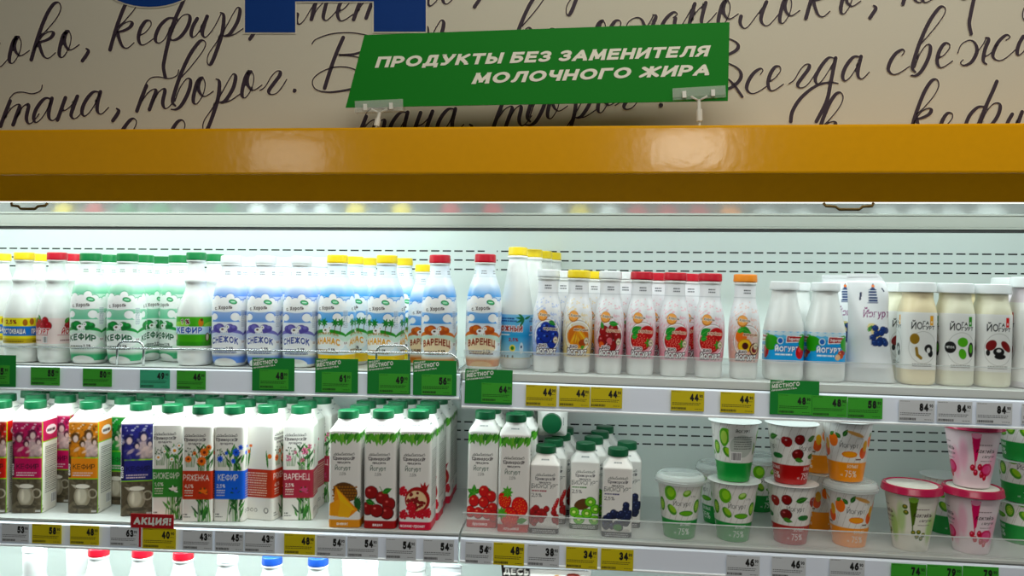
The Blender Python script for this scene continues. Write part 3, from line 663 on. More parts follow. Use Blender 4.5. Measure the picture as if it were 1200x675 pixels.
def fr_cow(c, x, y):
    for dx, dy in ((-14, 14), (6, 18), (16, 4), (-18, -4), (4, -14), (-4, 2)): c.berry(x+dx, y+dy, 11, '#a3152c', '#ffc8c8', '#6a0c1e')
    c.ell(x-2, y-4, 6, 6, '#e48a92'); c.leaf(x-16, y+18, 16, 8, 1.9, '#2f8a3a'); c.leaf(x-4, y+30, 22, 10, -.1, '#2f9a44'); c.ell(x-20, y-12, 6, 6, '#e07a2a')
def fr_straw(c, x, y):
    c.ell(x+10, y+14, 16, 13, '#c81e34'); c.ell(x-5, y-3, 22, 18, '#a8101f', rot=-.3); c.ell(x-5, y-2, 20, 16, '#d02036', rot=-.3)
    for a in range(0, 36): t = a*2.4; rr = 3+a*.48; c.ell(x-5+rr*math.cos(t), y-3+rr*.8*math.sin(t), .9, 1.2, '#ffb0a0')
    for a in range(6): c.leaf(x+13, y-6, 10, 5, a*1.05, '#4a9a3a')
    c.leaf(x-24, y+12, 24, 16, .55, '#2f9a44'); c.leaf(x-24, y+4, 14, 10, .2, '#3aa84c')
def fr_maracuja(c, x, y):
    c.ell(x-14, y+12, 12, 13, '#ee8c1e'); c.leaf(x-16, y+30, 26, 13, -.5, '#3a9a3a'); c.leaf(x-22, y+20, 16, 9, .4, '#4fae44')
    c.ell(x-6, y-6, 15, 14, '#e0a010'); c.ell(x-6, y-6, 12.5, 11.5, '#f8d030'); c.ell(x-5, y-6, 6.5, 6.5, '#5a1c14')
    c.ell(x+16, y-12, 12, 12, '#5e0f18'); c.ell(x+16, y-12, 9.5, 9.5, '#f4d9b0'); c.ell(x+16, y-12, 7, 7, '#8a1420')
def pear_art(kind):
    W = 240; c = Art(W, 240, '#eff0ee'); X = W/2
    for q in (X-78, X, X+78):
        if kind == 'prost':
            c.rect(q-39, 42, q+39, 96, '#ece26a'); c.rect(q-39, 42, q+39, 52, '#c8b428'); c.rect(q-39, 58, q+39, 78, '#2f8fd8'); c.text('ПРОСТОКВАША', q, 62, 11, '#ffffff', out='#1a4a8a', bold=.05, fit=66)
            c.text('2,5%', q, 83, 9, '#8a1c34', bold=.04); c.ell(q+32, 86, 5, 7, '#b07a30'); c.ell(q-32, 88, 5, 7, '#b07a30')
            c.scribble(q-30, 45, q+30, 2, '#6a5a10', seed=2)
        if kind == 'rasp':
            c.rect(q-39, 42, q+39, 96, '#f0e2e0')
            for dx, dy in ((-6, 88), (12, 90), (4, 80), (20, 80), (-14, 80)): c.berry(q+dx, dy, 9, '#b0223e', '#e88a9a', '#7c1228')
            c.leaf(q-22, 86, 16, 9, .8); c.leaf(q-2, 92, 14, 8, 2.2)
            c.text('ЙОГУРТ', q-4, 62, 12, '#c2183a', out='#ffffff', bold=.05, shear=.2, fit=54)
            c.rect(q-38, 60, q+20, 61, '#b03048'); c.rect(q+6, 44, q+18, 58, '#ffffff')
            for k in range(8): c.rect(q+7+k*1.4, 45, q+7.7+k*1.4, 57, '#3a3038')
            c.scribble(q-32, 48, q, 2.5, '#8a5a60', seed=3)
        if kind == 'kef1':
            c.rect(q-39, 42, q+39, 102, '#5fb030'); c.vgrad(42, 50, '#3f8f28', '#4fa02c'); c.ell(q-20, 84, 22, 8, '#a8d870'); c.rect(q-39, 66, q+39, 82, '#cfe6f6')
            c.text('КЕФИР', q+2, 68, 13, '#2f6fc0', out='#ffffff', bold=.05, fit=60); c.text('1 %', q-6, 87, 10, '#7a1a30', out='#ffffff', bold=.05)
            c.ell(q+29, 90, 6, 8, '#c88a30'); c.ell(q+31, 96, 3, 3, '#7a4a20'); c.ell(q-33, 60, 6, 9, '#5a3a20'); c.ell(q-33, 60, 4, 7, '#f0e8d8')
    return c
def south_art():
    W = 240; c = Art(W, 240, '#f1f3f3'); X = W/2; c.vgrad(20, 70, '#cfeaf2', '#5fb2dc'); c.vgrad(70, 112, '#5fb2dc', '#9fd0ea'); c.rect(0, 20, W, 24, '#e9dfc0')
    for q in (X-80, X, X+80):
        c.text('ЮЖНЫЙ', q+2, 78, 12, '#a5211c', out='#ffffff', bold=.06, fit=56); c.scribble(q-30, 98, q+16, 3, '#1c4c8a', seed=3); c.scribble(q-24, 103, q+10, 3, '#1c4c8a', seed=4)
        c.text('2,5%', q+9, 58, 7, '#a5211c', bold=.05); c.scribble(q-30, 70, q, 2.4, '#ffffff', seed=6); c.ell(q+7, 44, 7, 7, '#f0e27a'); c.ell(q+7, 44, 4, 4, '#3a8a3a')
        c.ell(q+28, 44, 5, 12, '#e8f2f8'); c.ell(q+28, 47, 2, 3, '#2a4a7a')
        for t in (-22, -14, -6, 6): c.rect(q+t, 24, q+t+4, 29, '#2c2c34')
        for a in (2.5, 3.0, 3.5, 4.1, .3): c.leaf(q+34, 104, 22, 5, a, '#1f7a4a', None)
    return c
def zar_art(fr):
    W = 262; c = Art(W, 110, '#f5f5f5'); X = W/2; c.rect(0, 22, W, 80, '#56b4e8'); c.rect(0, 66, W, 80, '#8fd2f4')
    for q in (X-82, X, X+82):
        for k in range(5): c.ell(q-34+k*16, 76, 9, 4, '#e4f4fc')
        c.ell(q-38, 58, 20, 15, '#4aa83a'); c.ell(q+36, 66, 18, 9, '#54a844'); c.ell(q-16, 62, 7, 7, '#e8f4fb'); c.ell(q-16, 62, 5, 5, '#2f7fc8')
        c.poly([(q-4, 58), (q+35, 60), (q+36, 72), (q-3, 73)], '#ffffff'); c.poly([(q-2, 60), (q+33, 61.5), (q+34, 70.5), (q-1, 71)], '#b81c28'); c.text('Заречное', q+16, 63, 5.6, '#ffffff', bold=.05, fit=30)
        c.text('ЙОГУРТ', q-1, 41, 10.5, '#ffffff', out='#2f86cc', ow=.13, bold=.06, fit=52); c.scribble(q-26, 34, q+10, 3, '#ffffff', seed=8)
        if fr: c.ell(q+29, 41, 11, 14, '#c8202c', rot=-.3); c.ell(q+27, 45, 4, 5, '#e86a6a')
        else:
            c.berry(q+26, 38, 8, '#c86a3a'); c.berry(q+34, 44, 7, '#a83a30'); c.berry(q+18, 33, 6, '#f0d0b0')
    return c
def yoga_art(col, tab, seed):
    W = 240; c = Art(W, 160, '#f4f4f2'); X = W/2
    for q in (X-80, X, X+80):
        c.text('ЙО', q-14, 94, 14, '#111111', bold=.02, fit=23); c.text('ГА', q+5, 103, 6.8, '#111111', bold=.04, fit=13); c.text('ГУРТ', q+12, 94, 6.8, '#111111', bold=.04, fit=27)
        c.rect(q+14, 102, q+22, 120, tab); c.rect(q+16, 106, q+20, 110, '#ffffff', .7)
        c.ring(q, 60, 30, .7, '#b8b8b4')
        if seed == 1: c.ell(q-18, 76, 10, 10, col); c.line([(q-14, 58), (q-12, 46), (q-4, 40)], 6, col); c.ell(q+12, 58, 9, 8, '#1c1a18'); c.ell(q+17, 49, 6, 7, '#1c1a18'); c.ell(q+12, 55, 4, 5, '#f4f4f2')
        if seed == 2: c.ell(q+2, 72, 11, 9, col); c.ell(q+2, 50, 8, 10, col, rot=.4); c.ell(q-24, 62, 12, 11, '#1c1a18'); c.text('ЧПОК', q-24, 60, 4.5, '#f4f4f2', bold=.04); c.ell(q+21, 58, 7, 14, '#1c1a18'); c.ell(q+21, 60, 4, 8, col)
        if seed == 3: c.ell(q-16, 68, 12, 9, col, rot=.6); c.ell(q+16, 66, 14, 7, col, rot=-.7); c.ell(q, 56, 12, 8, '#1c1a18'); c.ell(q+3, 47, 12, 5, '#1c1a18'); c.ell(q, 58, 5, 3, '#f4f4f2'); c.ell(q-22, 54, 4, 6, '#1c1a18')
        if seed == 4: c.berry(q-8, 62, 13, '#5a2a52', '#c8a0c8'); c.berry(q+12, 55, 11, '#a8283c'); c.text('ЯГОДЫ', q, 76, 7, '#a83a50', bold=.03)
        for k in range(2): c.scribble(q-22, 24+k*3.5, q+20, 1.4, '#8a8a86', seed=k)
    return c
CP = None
def carton_canvas(bg='#f0efea', H=230): return Art(277, H, bg)
def side_text(c, q, y0, y1, col='#6a6a66', w=24):
    for k in range(int((y1-y0)/4)): c.scribble(q-w, y0+k*4, q+w, 1.3, col, seed=k+int(q))
    c.rect(q+2, 14, q+24, 34, '#ffffff')
    for k in range(12): c.rect(q+3+k*1.7, 15, q+3.8+k*1.7, 33, '#2a2a2a')
def dots(c, z):
    for q in (c.W/2, c.W/2+68): c.scribble(q-12, z, q+12, 2.2, '#6e7472', seed=int(q), al=.8)
def retro_carton(col, dark, word, bf):
    c = carton_canvas(); X = c.W/2; c.rect(0, 0, c.W, 193, '#ecebe4')
    for q in (X, X-138, X+138):
        c.rect(q-34, 0, q+34, 72, '#6a6252')
        r = random.Random(4)
        for k in range(60): c.ell(q+r.uniform(-34, 34), r.uniform(0, 70), r.uniform(3, 9), 3, r.choice(['#5a5244', '#7c7462', '#837c6c', '#4c463a']), rot=r.uniform(0, 3), al=.6)
        c.ell(q, 34, 23, 26, '#3a352a', al=.7, soft=.3); c.ell(q, 36, 19, 22, '#a39c8c'); c.ell(q-2, 37, 15, 20, '#cfcabc', soft=.3); c.ell(q, 57, 19, 6, '#7a7466'); c.ell(q, 57, 17, 4.6, '#f2efe6'); c.ring(q+23, 42, 9, 3, '#b8b2a4'); c.poly([(q-26, 61), (q-14, 60), (q-15, 52)], '#c9c4b6'); c.ell(q-7, 38, 4, 14, '#ece8dc', al=.8, soft=.5); c.ell(q, 14, 22, 4, '#4a4438', al=.8)
        c.rect(q-34, 72, q+34, 116, col); c.rect(q-34, 72, q+34, 74.5, '#9ac83a'); c.rect(q-34, 116, q+34, 118.5, '#9ac83a')
        c.text(word, q+3, 93, 11, dark, bold=.01, fit=50); c.scribble(q-22, 84, q+24, 2.4, '#e8d8dc', seed=1); c.scribble(q-22, 79, q+18, 1.8, '#e8d8dc', seed=2)
        if bf: c.rect(q-34, 76, q-26, 128, '#2c2c2c' if 0 else dark); c.text('БИО', q-27.5, 92, 6.5, '#ffffff', bold=.05, rot=PI/2, fit=24)
        # tinted photograph of a family
        c.rect(q-34, 118.5, q+34, 193, dark); c.rect(q-34, 150, q+34, 191, col, .75)
        for k in range(120): c.ell(q+r.uniform(-34, 34), r.uniform(150, 191), r.uniform(1, 4), 1.8, r.choice(['#ffffff', col, dark]), al=.4)
        for k in range(150): c.ell(q+r.uniform(-34, 34), r.uniform(119, 165), r.uniform(2, 6), 2.5, r.choice([col, dark, '#d8c8c4', dark]), rot=r.uniform(0, 3), al=.35)
        for dx, dy, s in ((-17, 158, 1.15), (13, 164, 1.2), (-1, 146, .8), (26, 150, .8)):
            c.ell(q+dx, dy-22*s, 13*s, 20*s, '#d9c6c4' if dx > 5 else col, al=.75, soft=.35); c.ell(q+dx, dy+2, 10*s, 11*s, dark, al=.9, soft=.3); c.ell(q+dx+1, dy-1, 6*s, 7.5*s, '#e6d2cc', al=.85, soft=.35)
            c.ell(q+dx+5, dy-20*s, 10*s, 4*s, '#e6d2cc', rot=.5, al=.6, soft=.4)
        c.vgrad(190, 193, col, '#efe6e2')
        c.rect(q+21, 3, q+32, 7, '#ffffff', .5)
    for q in (X+69, X-69):
        c.rect(q-34, 150, q+34, 193, col); c.rect(q-34, 148, q+34, 150, '#9ac83a'); c.ell(q, 172, 22, 10, '#ffffff', al=.85); c.scribble(q-17, 168, q+17, 6, dark, seed=9)
        side_text(c, q, 40, 142); c.rect(q-35, 0, q-33, 193, '#9ac83a')
    dots(c, 204); return c
def flower_carton(col, word, pc, flower, fc, turned=False):
    c = carton_canvas('#f2f1ec'); X = c.W/2; r = random.Random(len(word)+7)
    for q in (X, X-138, X+138):
        for k in range(16):
            x = q+r.uniform(0, 30); x1 = x+r.uniform(-5, 6); c.line([(x1, 0), (x, 40), (x+r.uniform(-4, 4), r.uniform(105, 160))], r.uniform(1, 1.8), r.choice(['#4a8a3c', '#2f6a34', '#6aa04a']))
        for k in range(30): c.leaf(q+r.uniform(0, 30), r.choice([r.uniform(-4, 44), r.uniform(98, 140)]), r.uniform(12, 28), r.uniform(3, 5.5), r.choice([.9, 1.2, 2.0, 2.3]), r.choice(['#3f7f3a', '#5a9a4a', '#2c5f30']), None)
        for k in range(10): c.line([(q-24+k*2, 112), (q-26+k*2.5, r.uniform(124, 150))], .9, '#5a8a4a'); c.ell(q-26+k*2.5, r.uniform(135, 152), 1.6, 1.6, '#3c5a38')
        for (dx, dy, s) in ((16, 142, 1.15), (-20, 128, .9), (26, 152, .7), (10, 124, 1.2 if flower == 'cal' else .7), (-6, 140, .5)):
            x, y = q+dx, dy
            if flower == 'daisy':
                for a in range(11): c.ell(x+5.5*s*math.cos(a*.571), y+5.5*s*math.sin(a*.571)*.8, 3.4*s, 1.6*s, '#ffffff', rot=a*.571); c.ring(x, y, 8*s, .4, '#b8c4b8', .5)
                c.ell(x, y, 3.2*s, 2.6*s, '#e8b01c')
            elif flower == 'cal':
                for a in range(12): c.ell(x+5*s*math.cos(a*.524), y+5*s*math.sin(a*.524)*.85, 4*s, 1.8*s, fc, rot=a*.524)
                c.ell(x, y, 3*s, 2.6*s, '#7a3a14')
            elif flower == 'corn':
                for a in range(9): c.leaf(x, y, 9*s, 4*s, a*.7, fc, None)
                c.ell(x, y, 2*s, 2*s, '#1c3c8a')
            else:
                for a in range(26): c.ell(x+r.uniform(-6, 6)*s, y+r.uniform(-5, 6)*s, 2.2*s, 1.2*s, r.choice([fc, '#e8a8bc', '#a84a6c']), rot=r.uniform(0, 3))
        c.rect(q-34.5, 46, q+34.5, 104, col)
        c.text(word, q-2 if len(word) < 9 else q, 84, 12.5, '#f6f4ee', bold=.0, fit=min(58, 9.2*len(word))); c.text(pc, q-18, 69, 7.5, '#f6f4ee', bold=.01, fit=20)
        for k in range(3): c.scribble(q-28, 63-k*5, q-8, 2.2, '#e8e4da', seed=k)
        x, y = q+14, 60
        for a in range(8): c.leaf(x, y, 12, 4, a*.5-.3, '#2f5a2c' if a % 2 else fc, None)
        c.ell(x+1, y+3, 8, 4, '#f4f2ea' if flower == 'daisy' else fc)
        logo_crest(c, q-6, 174, 46)
        c.scribble(q-30, 14, q-20, 2, '#4a4a46', seed=1); c.scribble(q-30, 9, q-14, 2, '#4a4a46', seed=4)
    for q in (X+69, X-69):
        c.rect(q-34.5, 46, q+34.5, 104, col)
        for k in range(10): c.scribble(q-28, 50+k*5, q+22, 1.8, '#f0dccc', seed=k)
        for k in range(3): c.ring(q-26+k*10, 20, 3.2, 1, '#4a4a46')
        c.ring(q+20, 20, 5, 1.6, '#3a3a38')
        c.leaf(q+24, 106, 40, 5, 1.7, '#4a8a3c', None); c.leaf(q-28, 106, 46, 5, 1.4, '#4a8a3c', None)
        c.ell(q-26, 140, 5, 4, fc); c.ell(q-20, 152, 4, 3, fc); c.ell(q+28, 132, 5, 5, fc)
    dots(c, 204); return c
def yog_carton(fruit, bandc, word, H=1.0, bio=None):
    c = carton_canvas('#f3f2ef'); X = c.W/2; r = random.Random(11); top = 193*H
    for q in (X, X-138, X+138):
        if not bio:
            for k in range(15): c.leaf(q-34+k*4.9, top-2+r.uniform(-2, 1), r.uniform(14, 30), r.uniform(8, 12), -PI/2+r.uniform(-.7, .7), r.choice(['#3f8a34', '#6ab04a', '#2c6a2c', '#86bc56']))
            logo_crest(c, q-2, top-47, 44); c.text('Йогурт', q-4, top-77, 8.5, '#4f6a5a', bold=.005, fit=34); c.text('2,5%', q-4, top-87, 5.5, '#6a6a66', fit=14)
            c.rect(q-35, 0, q+35, 16, bandc); c.text(word, q-4, 5.5, 5.5, '#ffffff', bold=.03)
        else:
            logo_crest(c, q, top-22, 42, '#8a8c8a', '#4a4a52'); c.text('БИОЙОГУРТ', q, top-49, 9.5, '#2f3f3a', bold=.0, fit=60); c.scribble(q-29, top-56, q+4, 2.6, bio, seed=4)
            c.text('2,5%', q-18, top-68, 8, '#3a3a42', fit=23)
            c.rect(q-35, 0, q+35, 12, bandc)
            for k in range(2): c.scribble(q-26, 3+k*4, q+26, 1.5, '#ffffff', seed=k, al=.7)
        fruit(c, q, 44 if not bio else 36)
    for q in (X+69, X-69):
        side_text(c, q, 46, top-34, '#8a8a86', 28)
        if not bio:
            c.rect(q-35, 0, q+35, 16, bandc)
            for k in range(12): c.leaf(q-34+k*6, top-1, r.uniform(10, 20), 8, -PI/2+r.uniform(-.5, .5), r.choice(['#3f8a34', '#6ab04a', '#2c6a2c']))
        else: c.rect(q-35, 0, q+35, 12, bandc)
    for q in (X, X+69): c.scribble(q-12, top+11, q+12, 2.4, '#80888a', seed=int(q), al=.8)
    return c
def f_pine(c, q, y):
    c.ell(q+2, y+28, 27, 19, '#6b4a26', rot=-.2)
    for a in range(-24, 30, 6):
        for b_ in range(14, 44, 6): c.ell(q+a+(b_ % 4), y+b_, 2.4, 2, '#a3763c')
    for k in range(9): c.leaf(q+22, y+2, 22, 5, -.9+k*.28, '#2c5f34', '#4a8a48')
    c.poly([(q-20, y+40), (q+30, y-8), (q+12, y-22), (q-24, y-8)], '#e8a40c'); c.poly([(q-18, y+36), (q+24, y-8), (q-4, y-12)], '#f8cc2a')
    c.poly([(q-32, y+4), (q-10, y+14), (q-6, y-22), (q-34, y-20)], '#f0b41c'); c.poly([(q-8, y+10), (q+18, y-6), (q+10, y-24), (q-14, y-22)], '#f7c428')
def f_cherry(c, q, y):
    for dx, dy in ((-18, 28), (6, 18), (20, 6), (-26, -4), (16, -12), (-6, -8)): c.berry(q+dx, y+dy, 15, '#9a1420', '#ffb0a8', '#5c0a14', 13.5)
    c.leaf(q+6, y+28, 22, 11, .4, '#3a8a3c'); c.leaf(q-30, y+12, 22, 11, -.3, '#2f7a34'); c.line([(q+8, y+28), (q, y+40)], 1.4, '#6a8a3a')
def f_pom(c, q, y):
    c.ell(q+6, y+16, 27, 25, '#a8182c'); c.ell(q+4, y+14, 22, 20, '#efd9b8'); c.poly([(q+14, y+38), (q+12, y+50), (q+18, y+44), (q+22, y+52), (q+25, y+43), (q+31, y+48), (q+26, y+34)], '#b0202c')
    r = random.Random(2)
    for k in range(46): a, d = r.uniform(0, 6.3), r.uniform(0, 19); c.berry(q+4+d*math.cos(a), y+14+d*.92*math.sin(a), 3, '#8a0c20', '#e87a88')
    for dx, dy in ((-24, -14), (-4, -12), (14, -12), (28, -10), (-8, 2), (-26, 32)):
        for k in range(14): a = k*2.4; c.berry(q+dx+math.sqrt(k)*2.4*math.cos(a), y+dy+math.sqrt(k)*2.4*math.sin(a), 3, '#c81c4a', '#f08aa4')
def f_currant(c, q, y):
    for k in range(5): c.leaf(q-18, y+26, 18, 10, k*1.1+.5, '#4a9a3c')
    c.leaf(q+20, y+24, 22, 13, 2.4, '#3f8f38')
    for dx, dy in ((4, 30), (20, 20), (-18, 10), (4, 8), (24, -4), (-26, -12), (-8, -14), (12, -14), (28, -20)): c.berry(q+dx, y+dy, 12, '#c8181c', '#ffd0b0', '#8a0c10')
def f_straw(c, q, y):
    for x, yy, rr in ((-20, 20, 15), (14, 8, 18), (-8, -14, 20)):
        c.ell(q+x, y+yy, rr, rr*1.12, '#b8201c', rot=.5); c.ell(q+x-1, y+yy, rr*.88, rr, '#dc3a24', rot=.5)
        for k in range(26): a = k*2.4; d = math.sqrt(k)*rr*.17; c.ell(q+x+d*math.cos(a), y+yy+d*math.sin(a), .7, 1, '#f8c070')
    for cx, cy in ((-14, 36), (-26, -6)):
        for k in range(8): c.leaf(q+cx, y+cy, 13, 6, k*.8, '#5aa83c')
    c.leaf(q+8, y-22, 24, 12, .2, '#4a9a3c')
def f_rasp(c, q, y):
    r = random.Random(8)
    for k in range(26):
        x, yy = q+r.uniform(-32, 32), y+r.uniform(-20, 14)+(abs(r.gauss(0, 6)) if 1 else 0); c.berry(x, yy, 7, '#a81a2c', '#f07a80', '#6c0e1c')
    for k in range(4): c.berry(q+22+k*3, y+20+k*6, 5, '#b82034')
def f_kiwi(c, q, y):
    c.ell(q-4, y+20, 20, 12, '#6b4a24', rot=.3)
    for dx, dy in ((14, 26), (26, 10), (-24, 2), (6, 0), (24, -14), (-12, -14)):
        c.ell(q+dx, y+dy, 13, 11, '#4f9a1c'); c.ell(q+dx, y+dy, 11, 9, '#86c832'); c.ell(q+dx, y+dy, 4, 3, '#e4f0b0')
        for k in range(12): c.ell(q+dx+6*math.cos(k*.52), y+dy+5*math.sin(k*.52), .8, .8, '#1c2a10')
def f_bberry(c, q, y):
    r = random.Random(6)
    for k in range(30):
        x = r.uniform(-30, 32); c.berry(q+x, y-18+r.uniform(0, 22+x*.6+20), 8, '#2a3358', '#8a9acc', '#12182e')
    c.ell(q+2, y-14, 10, 7, '#4a8a3c')
def cup_art(kind):
    if kind == 'kiwib':
        c = cup_art('kiwi'); c.rect(128, 44, 196, 120, '#e9eae6'); c.ell(160, 78, 30, 24, '#c4cac4'); c.rect(134, 46, 160, 66, '#ffffff')
        for k in range(14): c.rect(135+k*1.7, 48, 136+k*1.7, 64, '#2a2a2a')
        for k in range(6): c.scribble(140, 72+k*5, 186, 2, '#7a7e7a', seed=k)
        c.text('ЙОГУРТ', 160, 108, 6, '#2a3a2a', bold=.04); c.rect(128, 0, 200, 42, '#2a9a50'); c.ell(116, 96, 12, 20, '#6ab030'); c.ell(116, 96, 8, 14, '#c0dc80')
        return c
    T = {'kiwi': '#2a9a50', 'cherry': '#b01226', 'pear': '#f0a818'}; col = T.get(kind, '#fff')
    c = Art(300, 130, '#f2f1ee'); X = 150
    if kind in T:
        r = random.Random(3)
        for q in (X-100, X, X+100):
            for k in range(7): c.line([(q-50+k*16, 42), (q-20+k*16, 125)], .8, '#c4c0b8')
            c.text('Йогурт', q, 74, 11, '#4a4a48', bold=-.005, fit=44); c.text('2,5%', q+26, 92, 4.5, '#8a8a86')
            if kind == 'kiwi':
                c.ell(q-30, 100, 15, 16, '#7ab832'); c.ell(q-28, 102, 9, 10, '#a8d860'); c.ell(q+10, 102, 10, 7, '#7ab040', rot=.4); c.ell(q+10, 104, 7, 4, '#c8e49a', rot=.4)
                c.ell(q-26, 64, 9, 14, '#5a9a28', rot=.9); c.ell(q-24, 66, 6, 10, '#a4cc5a', rot=.9); c.ell(q+12, 58, 19, 6, '#5a9a2c'); c.ell(q+12, 58, 16, 4, '#7cb83c')
                c.ell(q+42, 72, 11, 15, '#5a9a28'); c.ell(q+42, 72, 7, 10, '#b8dc74')
                for k in range(10): c.ell(q+42+5*math.cos(k*.63), 72+7*math.sin(k*.63), .8, .8, '#1c2a10')
            if kind == 'cherry':
                c.berry(q-22, 98, 12, '#8f1022', '#f0a0a0', '#54081a', 11); c.berry(q-24, 66, 15, '#7c0e1c', '#f0a0a0', '#46060f', 12); c.leaf(q-2, 96, 30, 13, .25, '#3a7a34'); c.leaf(q-32, 56, 26, 10, -.2, '#4a8a3c')
                c.ell(q+22, 60, 16, 6, '#1f7a3c'); c.berry(q-50, 92, 11, '#a0142a'); c.berry(q+44, 94, 9, '#a0142a')
            if kind == 'pear':
                c.leaf(q-14, 98, 18, 10, 1.0, '#2f6a34'); c.leaf(q-20, 94, 16, 10, 2.4, '#3f7a3c'); c.ell(q+14, 104, 20, 4, '#d8b07a', rot=-.3); c.ell(q+2, 60, 19, 7, '#e8961c'); c.ell(q+2, 60, 16, 5, '#f0b03c')
                c.ell(q+38, 64, 11, 13, '#e87a2a'); c.ell(q+42, 78, 7, 12, '#e8b83a'); c.ell(q-38, 88, 12, 14, '#f0902a'); c.leaf(q-46, 98, 14, 8, .6, '#4a8a3c'); c.rect(q+18, 48, q+34, 51, '#7a4a20')
            c.rect(q-52, 0, q+52, 42, col); c.text('БОЛЬШЕ', q+12, 31, 6.5, '#ffffff', bold=.02, fit=30); c.text('75%', q+8, 11, 14, '#ffffff', bold=.0, fit=34); c.text('на', q-18, 13, 5, '#ffffff')
    else:
        pal = {'pist': ('#f4f3ea', '#a6d070', '#6a8a3a', '#5f7a2c'), 'pinkc': ('#f6e9ee', '#f0b4cc', '#c41c50', '#d8487c')}[kind]
        c.vgrad(0, 130, pal[0], pal[0])
        for q in (X-100, X, X+100):
            c.ell(q+34, 50, 18, 40, pal[1], al=.75, soft=.5); c.ell(q-44, 70, 14, 44, pal[1], al=.6, soft=.5)
            c.poly([(q-26, 116), (q-6, 116), (q-12, 60), (q-18, 56)], pal[3]); c.ell(q-16, 112, 10, 6, pal[1]); c.line([(q-16, 60), (q-16, 44)], 2.5, pal[3])
            c.text('Коктейль', q+8, 76, 9, '#3a1420', bold=.02, shear=.3, fit=48); c.text('с йогуртом', q+16, 66, 6, '#3a1420', bold=.01, shear=.3, fit=34)
            c.scribble(q-8, 92, q+22, 1.5, '#7a5a62', seed=1); c.scribble(q-4, 58, q+30, 1.5, '#7a5a62', seed=2)
            if kind == 'pinkc':
                c.ell(q+16, 40, 18, 14, '#d8487c'); c.ell(q+16, 41, 12, 9, '#e87aa4')
                for dx, dy in ((-22, 44), (-14, 34), (2, 30), (-4, 46), (12, 24)): c.ell(q+dx, dy, 6, 7, pal[2]); c.ell(q+dx-1, dy+2, 2, 2, '#f08aa4')
            else:
                for dx, dy in ((-14, 42), (-4, 34), (8, 30), (0, 44), (14, 38), (-34, 96), (-32, 84)): c.ell(q+dx, dy, 6, 5, pal[3]); c.ell(q+dx, dy+1, 3, 2, '#b8a860')
    return c

# ------------------------------------------------------------------ kinds of product
def bottle(name, prof, z0, z1, art, cap, body=milky, zoff=0.0, dy=1.0, off=.45, step=1.0, n=6):
    """body, printed sleeve, screw cap; prof in mm, cap = (z, r, h, colour)"""
    root = bpy.data.objects.new(name, None); link(root); root.empty_display_size = .02
    P = smooth_profile(prof, n)
    loft('bottle_body', [tuple(p) for p in P], body, root, 48, dy)
    if art is not None: sleeve('label_sleeve', P, z0, z1, art, film, root, off, dy, step, zoff=zoff)
    screw_cap(root, *cap); return root
H_BIG = [(0, 26, 2.4), (2, 31, 2.5), (10, 35, 2.6), (28, 37, 2.8), (60, 38, 2.8), (100, 38, 2.8), (132, 37.6, 2.6), (152, 35.8, 2.4), (168, 32.5, 2.3), (182, 27.5, 2.1), (193, 23.5, 2), (204, 21.5, 2), (214, 21, 2), (216, 22.5, 2), (219, 22.5, 2), (220, 20, 2), (232, 20, 2)]
H_SM = [(0, 24, 2.4), (2, 27, 2.4), (12, 28.5, 2.4), (28, 28.5, 2.4), (45, 30, 2.4), (75, 31.8, 2.3), (100, 31.6, 2.2), (122, 29.2, 2.1), (138, 25.5, 2), (150, 22.5, 2), (165, 21.5, 2), (178, 21.5, 2), (181, 23.5, 2), (184, 23.5, 2), (186, 20, 2), (198, 20, 2)]
H_PEAR = [(0, 28, 2.2), (2, 33, 2.2), (12, 36.5, 2.3), (28, 36, 2.5), (36, 37, 2.6), (70, 38, 2.6), (104, 37.5, 2.5), (125, 34, 2.2), (145, 28, 2), (158, 23, 2), (168, 22, 2), (176, 24.5, 2), (184, 22, 2), (196, 18.5, 2), (214, 17.5, 2), (217, 20.5, 2), (219, 20.5, 2), (221, 18.5, 2), (232, 18.5, 2)]
H_SOUTH = [(0, 28, 2.2), (2, 33, 2.3), (14, 36.5, 2.4), (60, 37.5, 2.5), (112, 37.5, 2.4), (128, 36, 2.2), (160, 31, 2), (200, 25, 2), (222, 21.5, 2), (228, 21, 2), (231, 23.5, 2), (234, 23.5, 2), (236, 20, 2), (248, 20, 2)]
H_ZAR = [(0, 34, 2.5), (2, 39, 2.6), (10, 42, 2.8), (80, 42, 2.8), (101, 41.5, 2.7), (122, 37.5, 2.3), (150, 31, 2), (168, 27.5, 2), (174, 27, 2), (177, 28, 2), (188, 26, 2)]
H_YOGA = [(0, 30, 2.6), (2, 34.5, 2.8), (8, 37.5, 3), (70, 38, 3), (136, 38, 3), (148, 36.5, 2.6), (159, 34, 2.3), (166, 33, 2), (180, 33, 2)]
H_MILK = [(0, 34, 2.6), (3, 40, 2.8), (20, 42, 3), (90, 42, 3), (125, 40, 2.6), (160, 33, 2.2), (195, 24, 2), (212, 20, 2), (216, 21.5, 2), (219, 21.5, 2), (220, 18, 2), (228, 18, 2)]
H_MILKW = [(0, 34, 2.6), (3, 40, 2.8), (20, 42, 3), (100, 42, 3), (130, 39, 2.6), (155, 32, 2.2), (172, 24.5, 2), (190, 24, 2), (205, 24.5, 2), (222, 24, 2)]

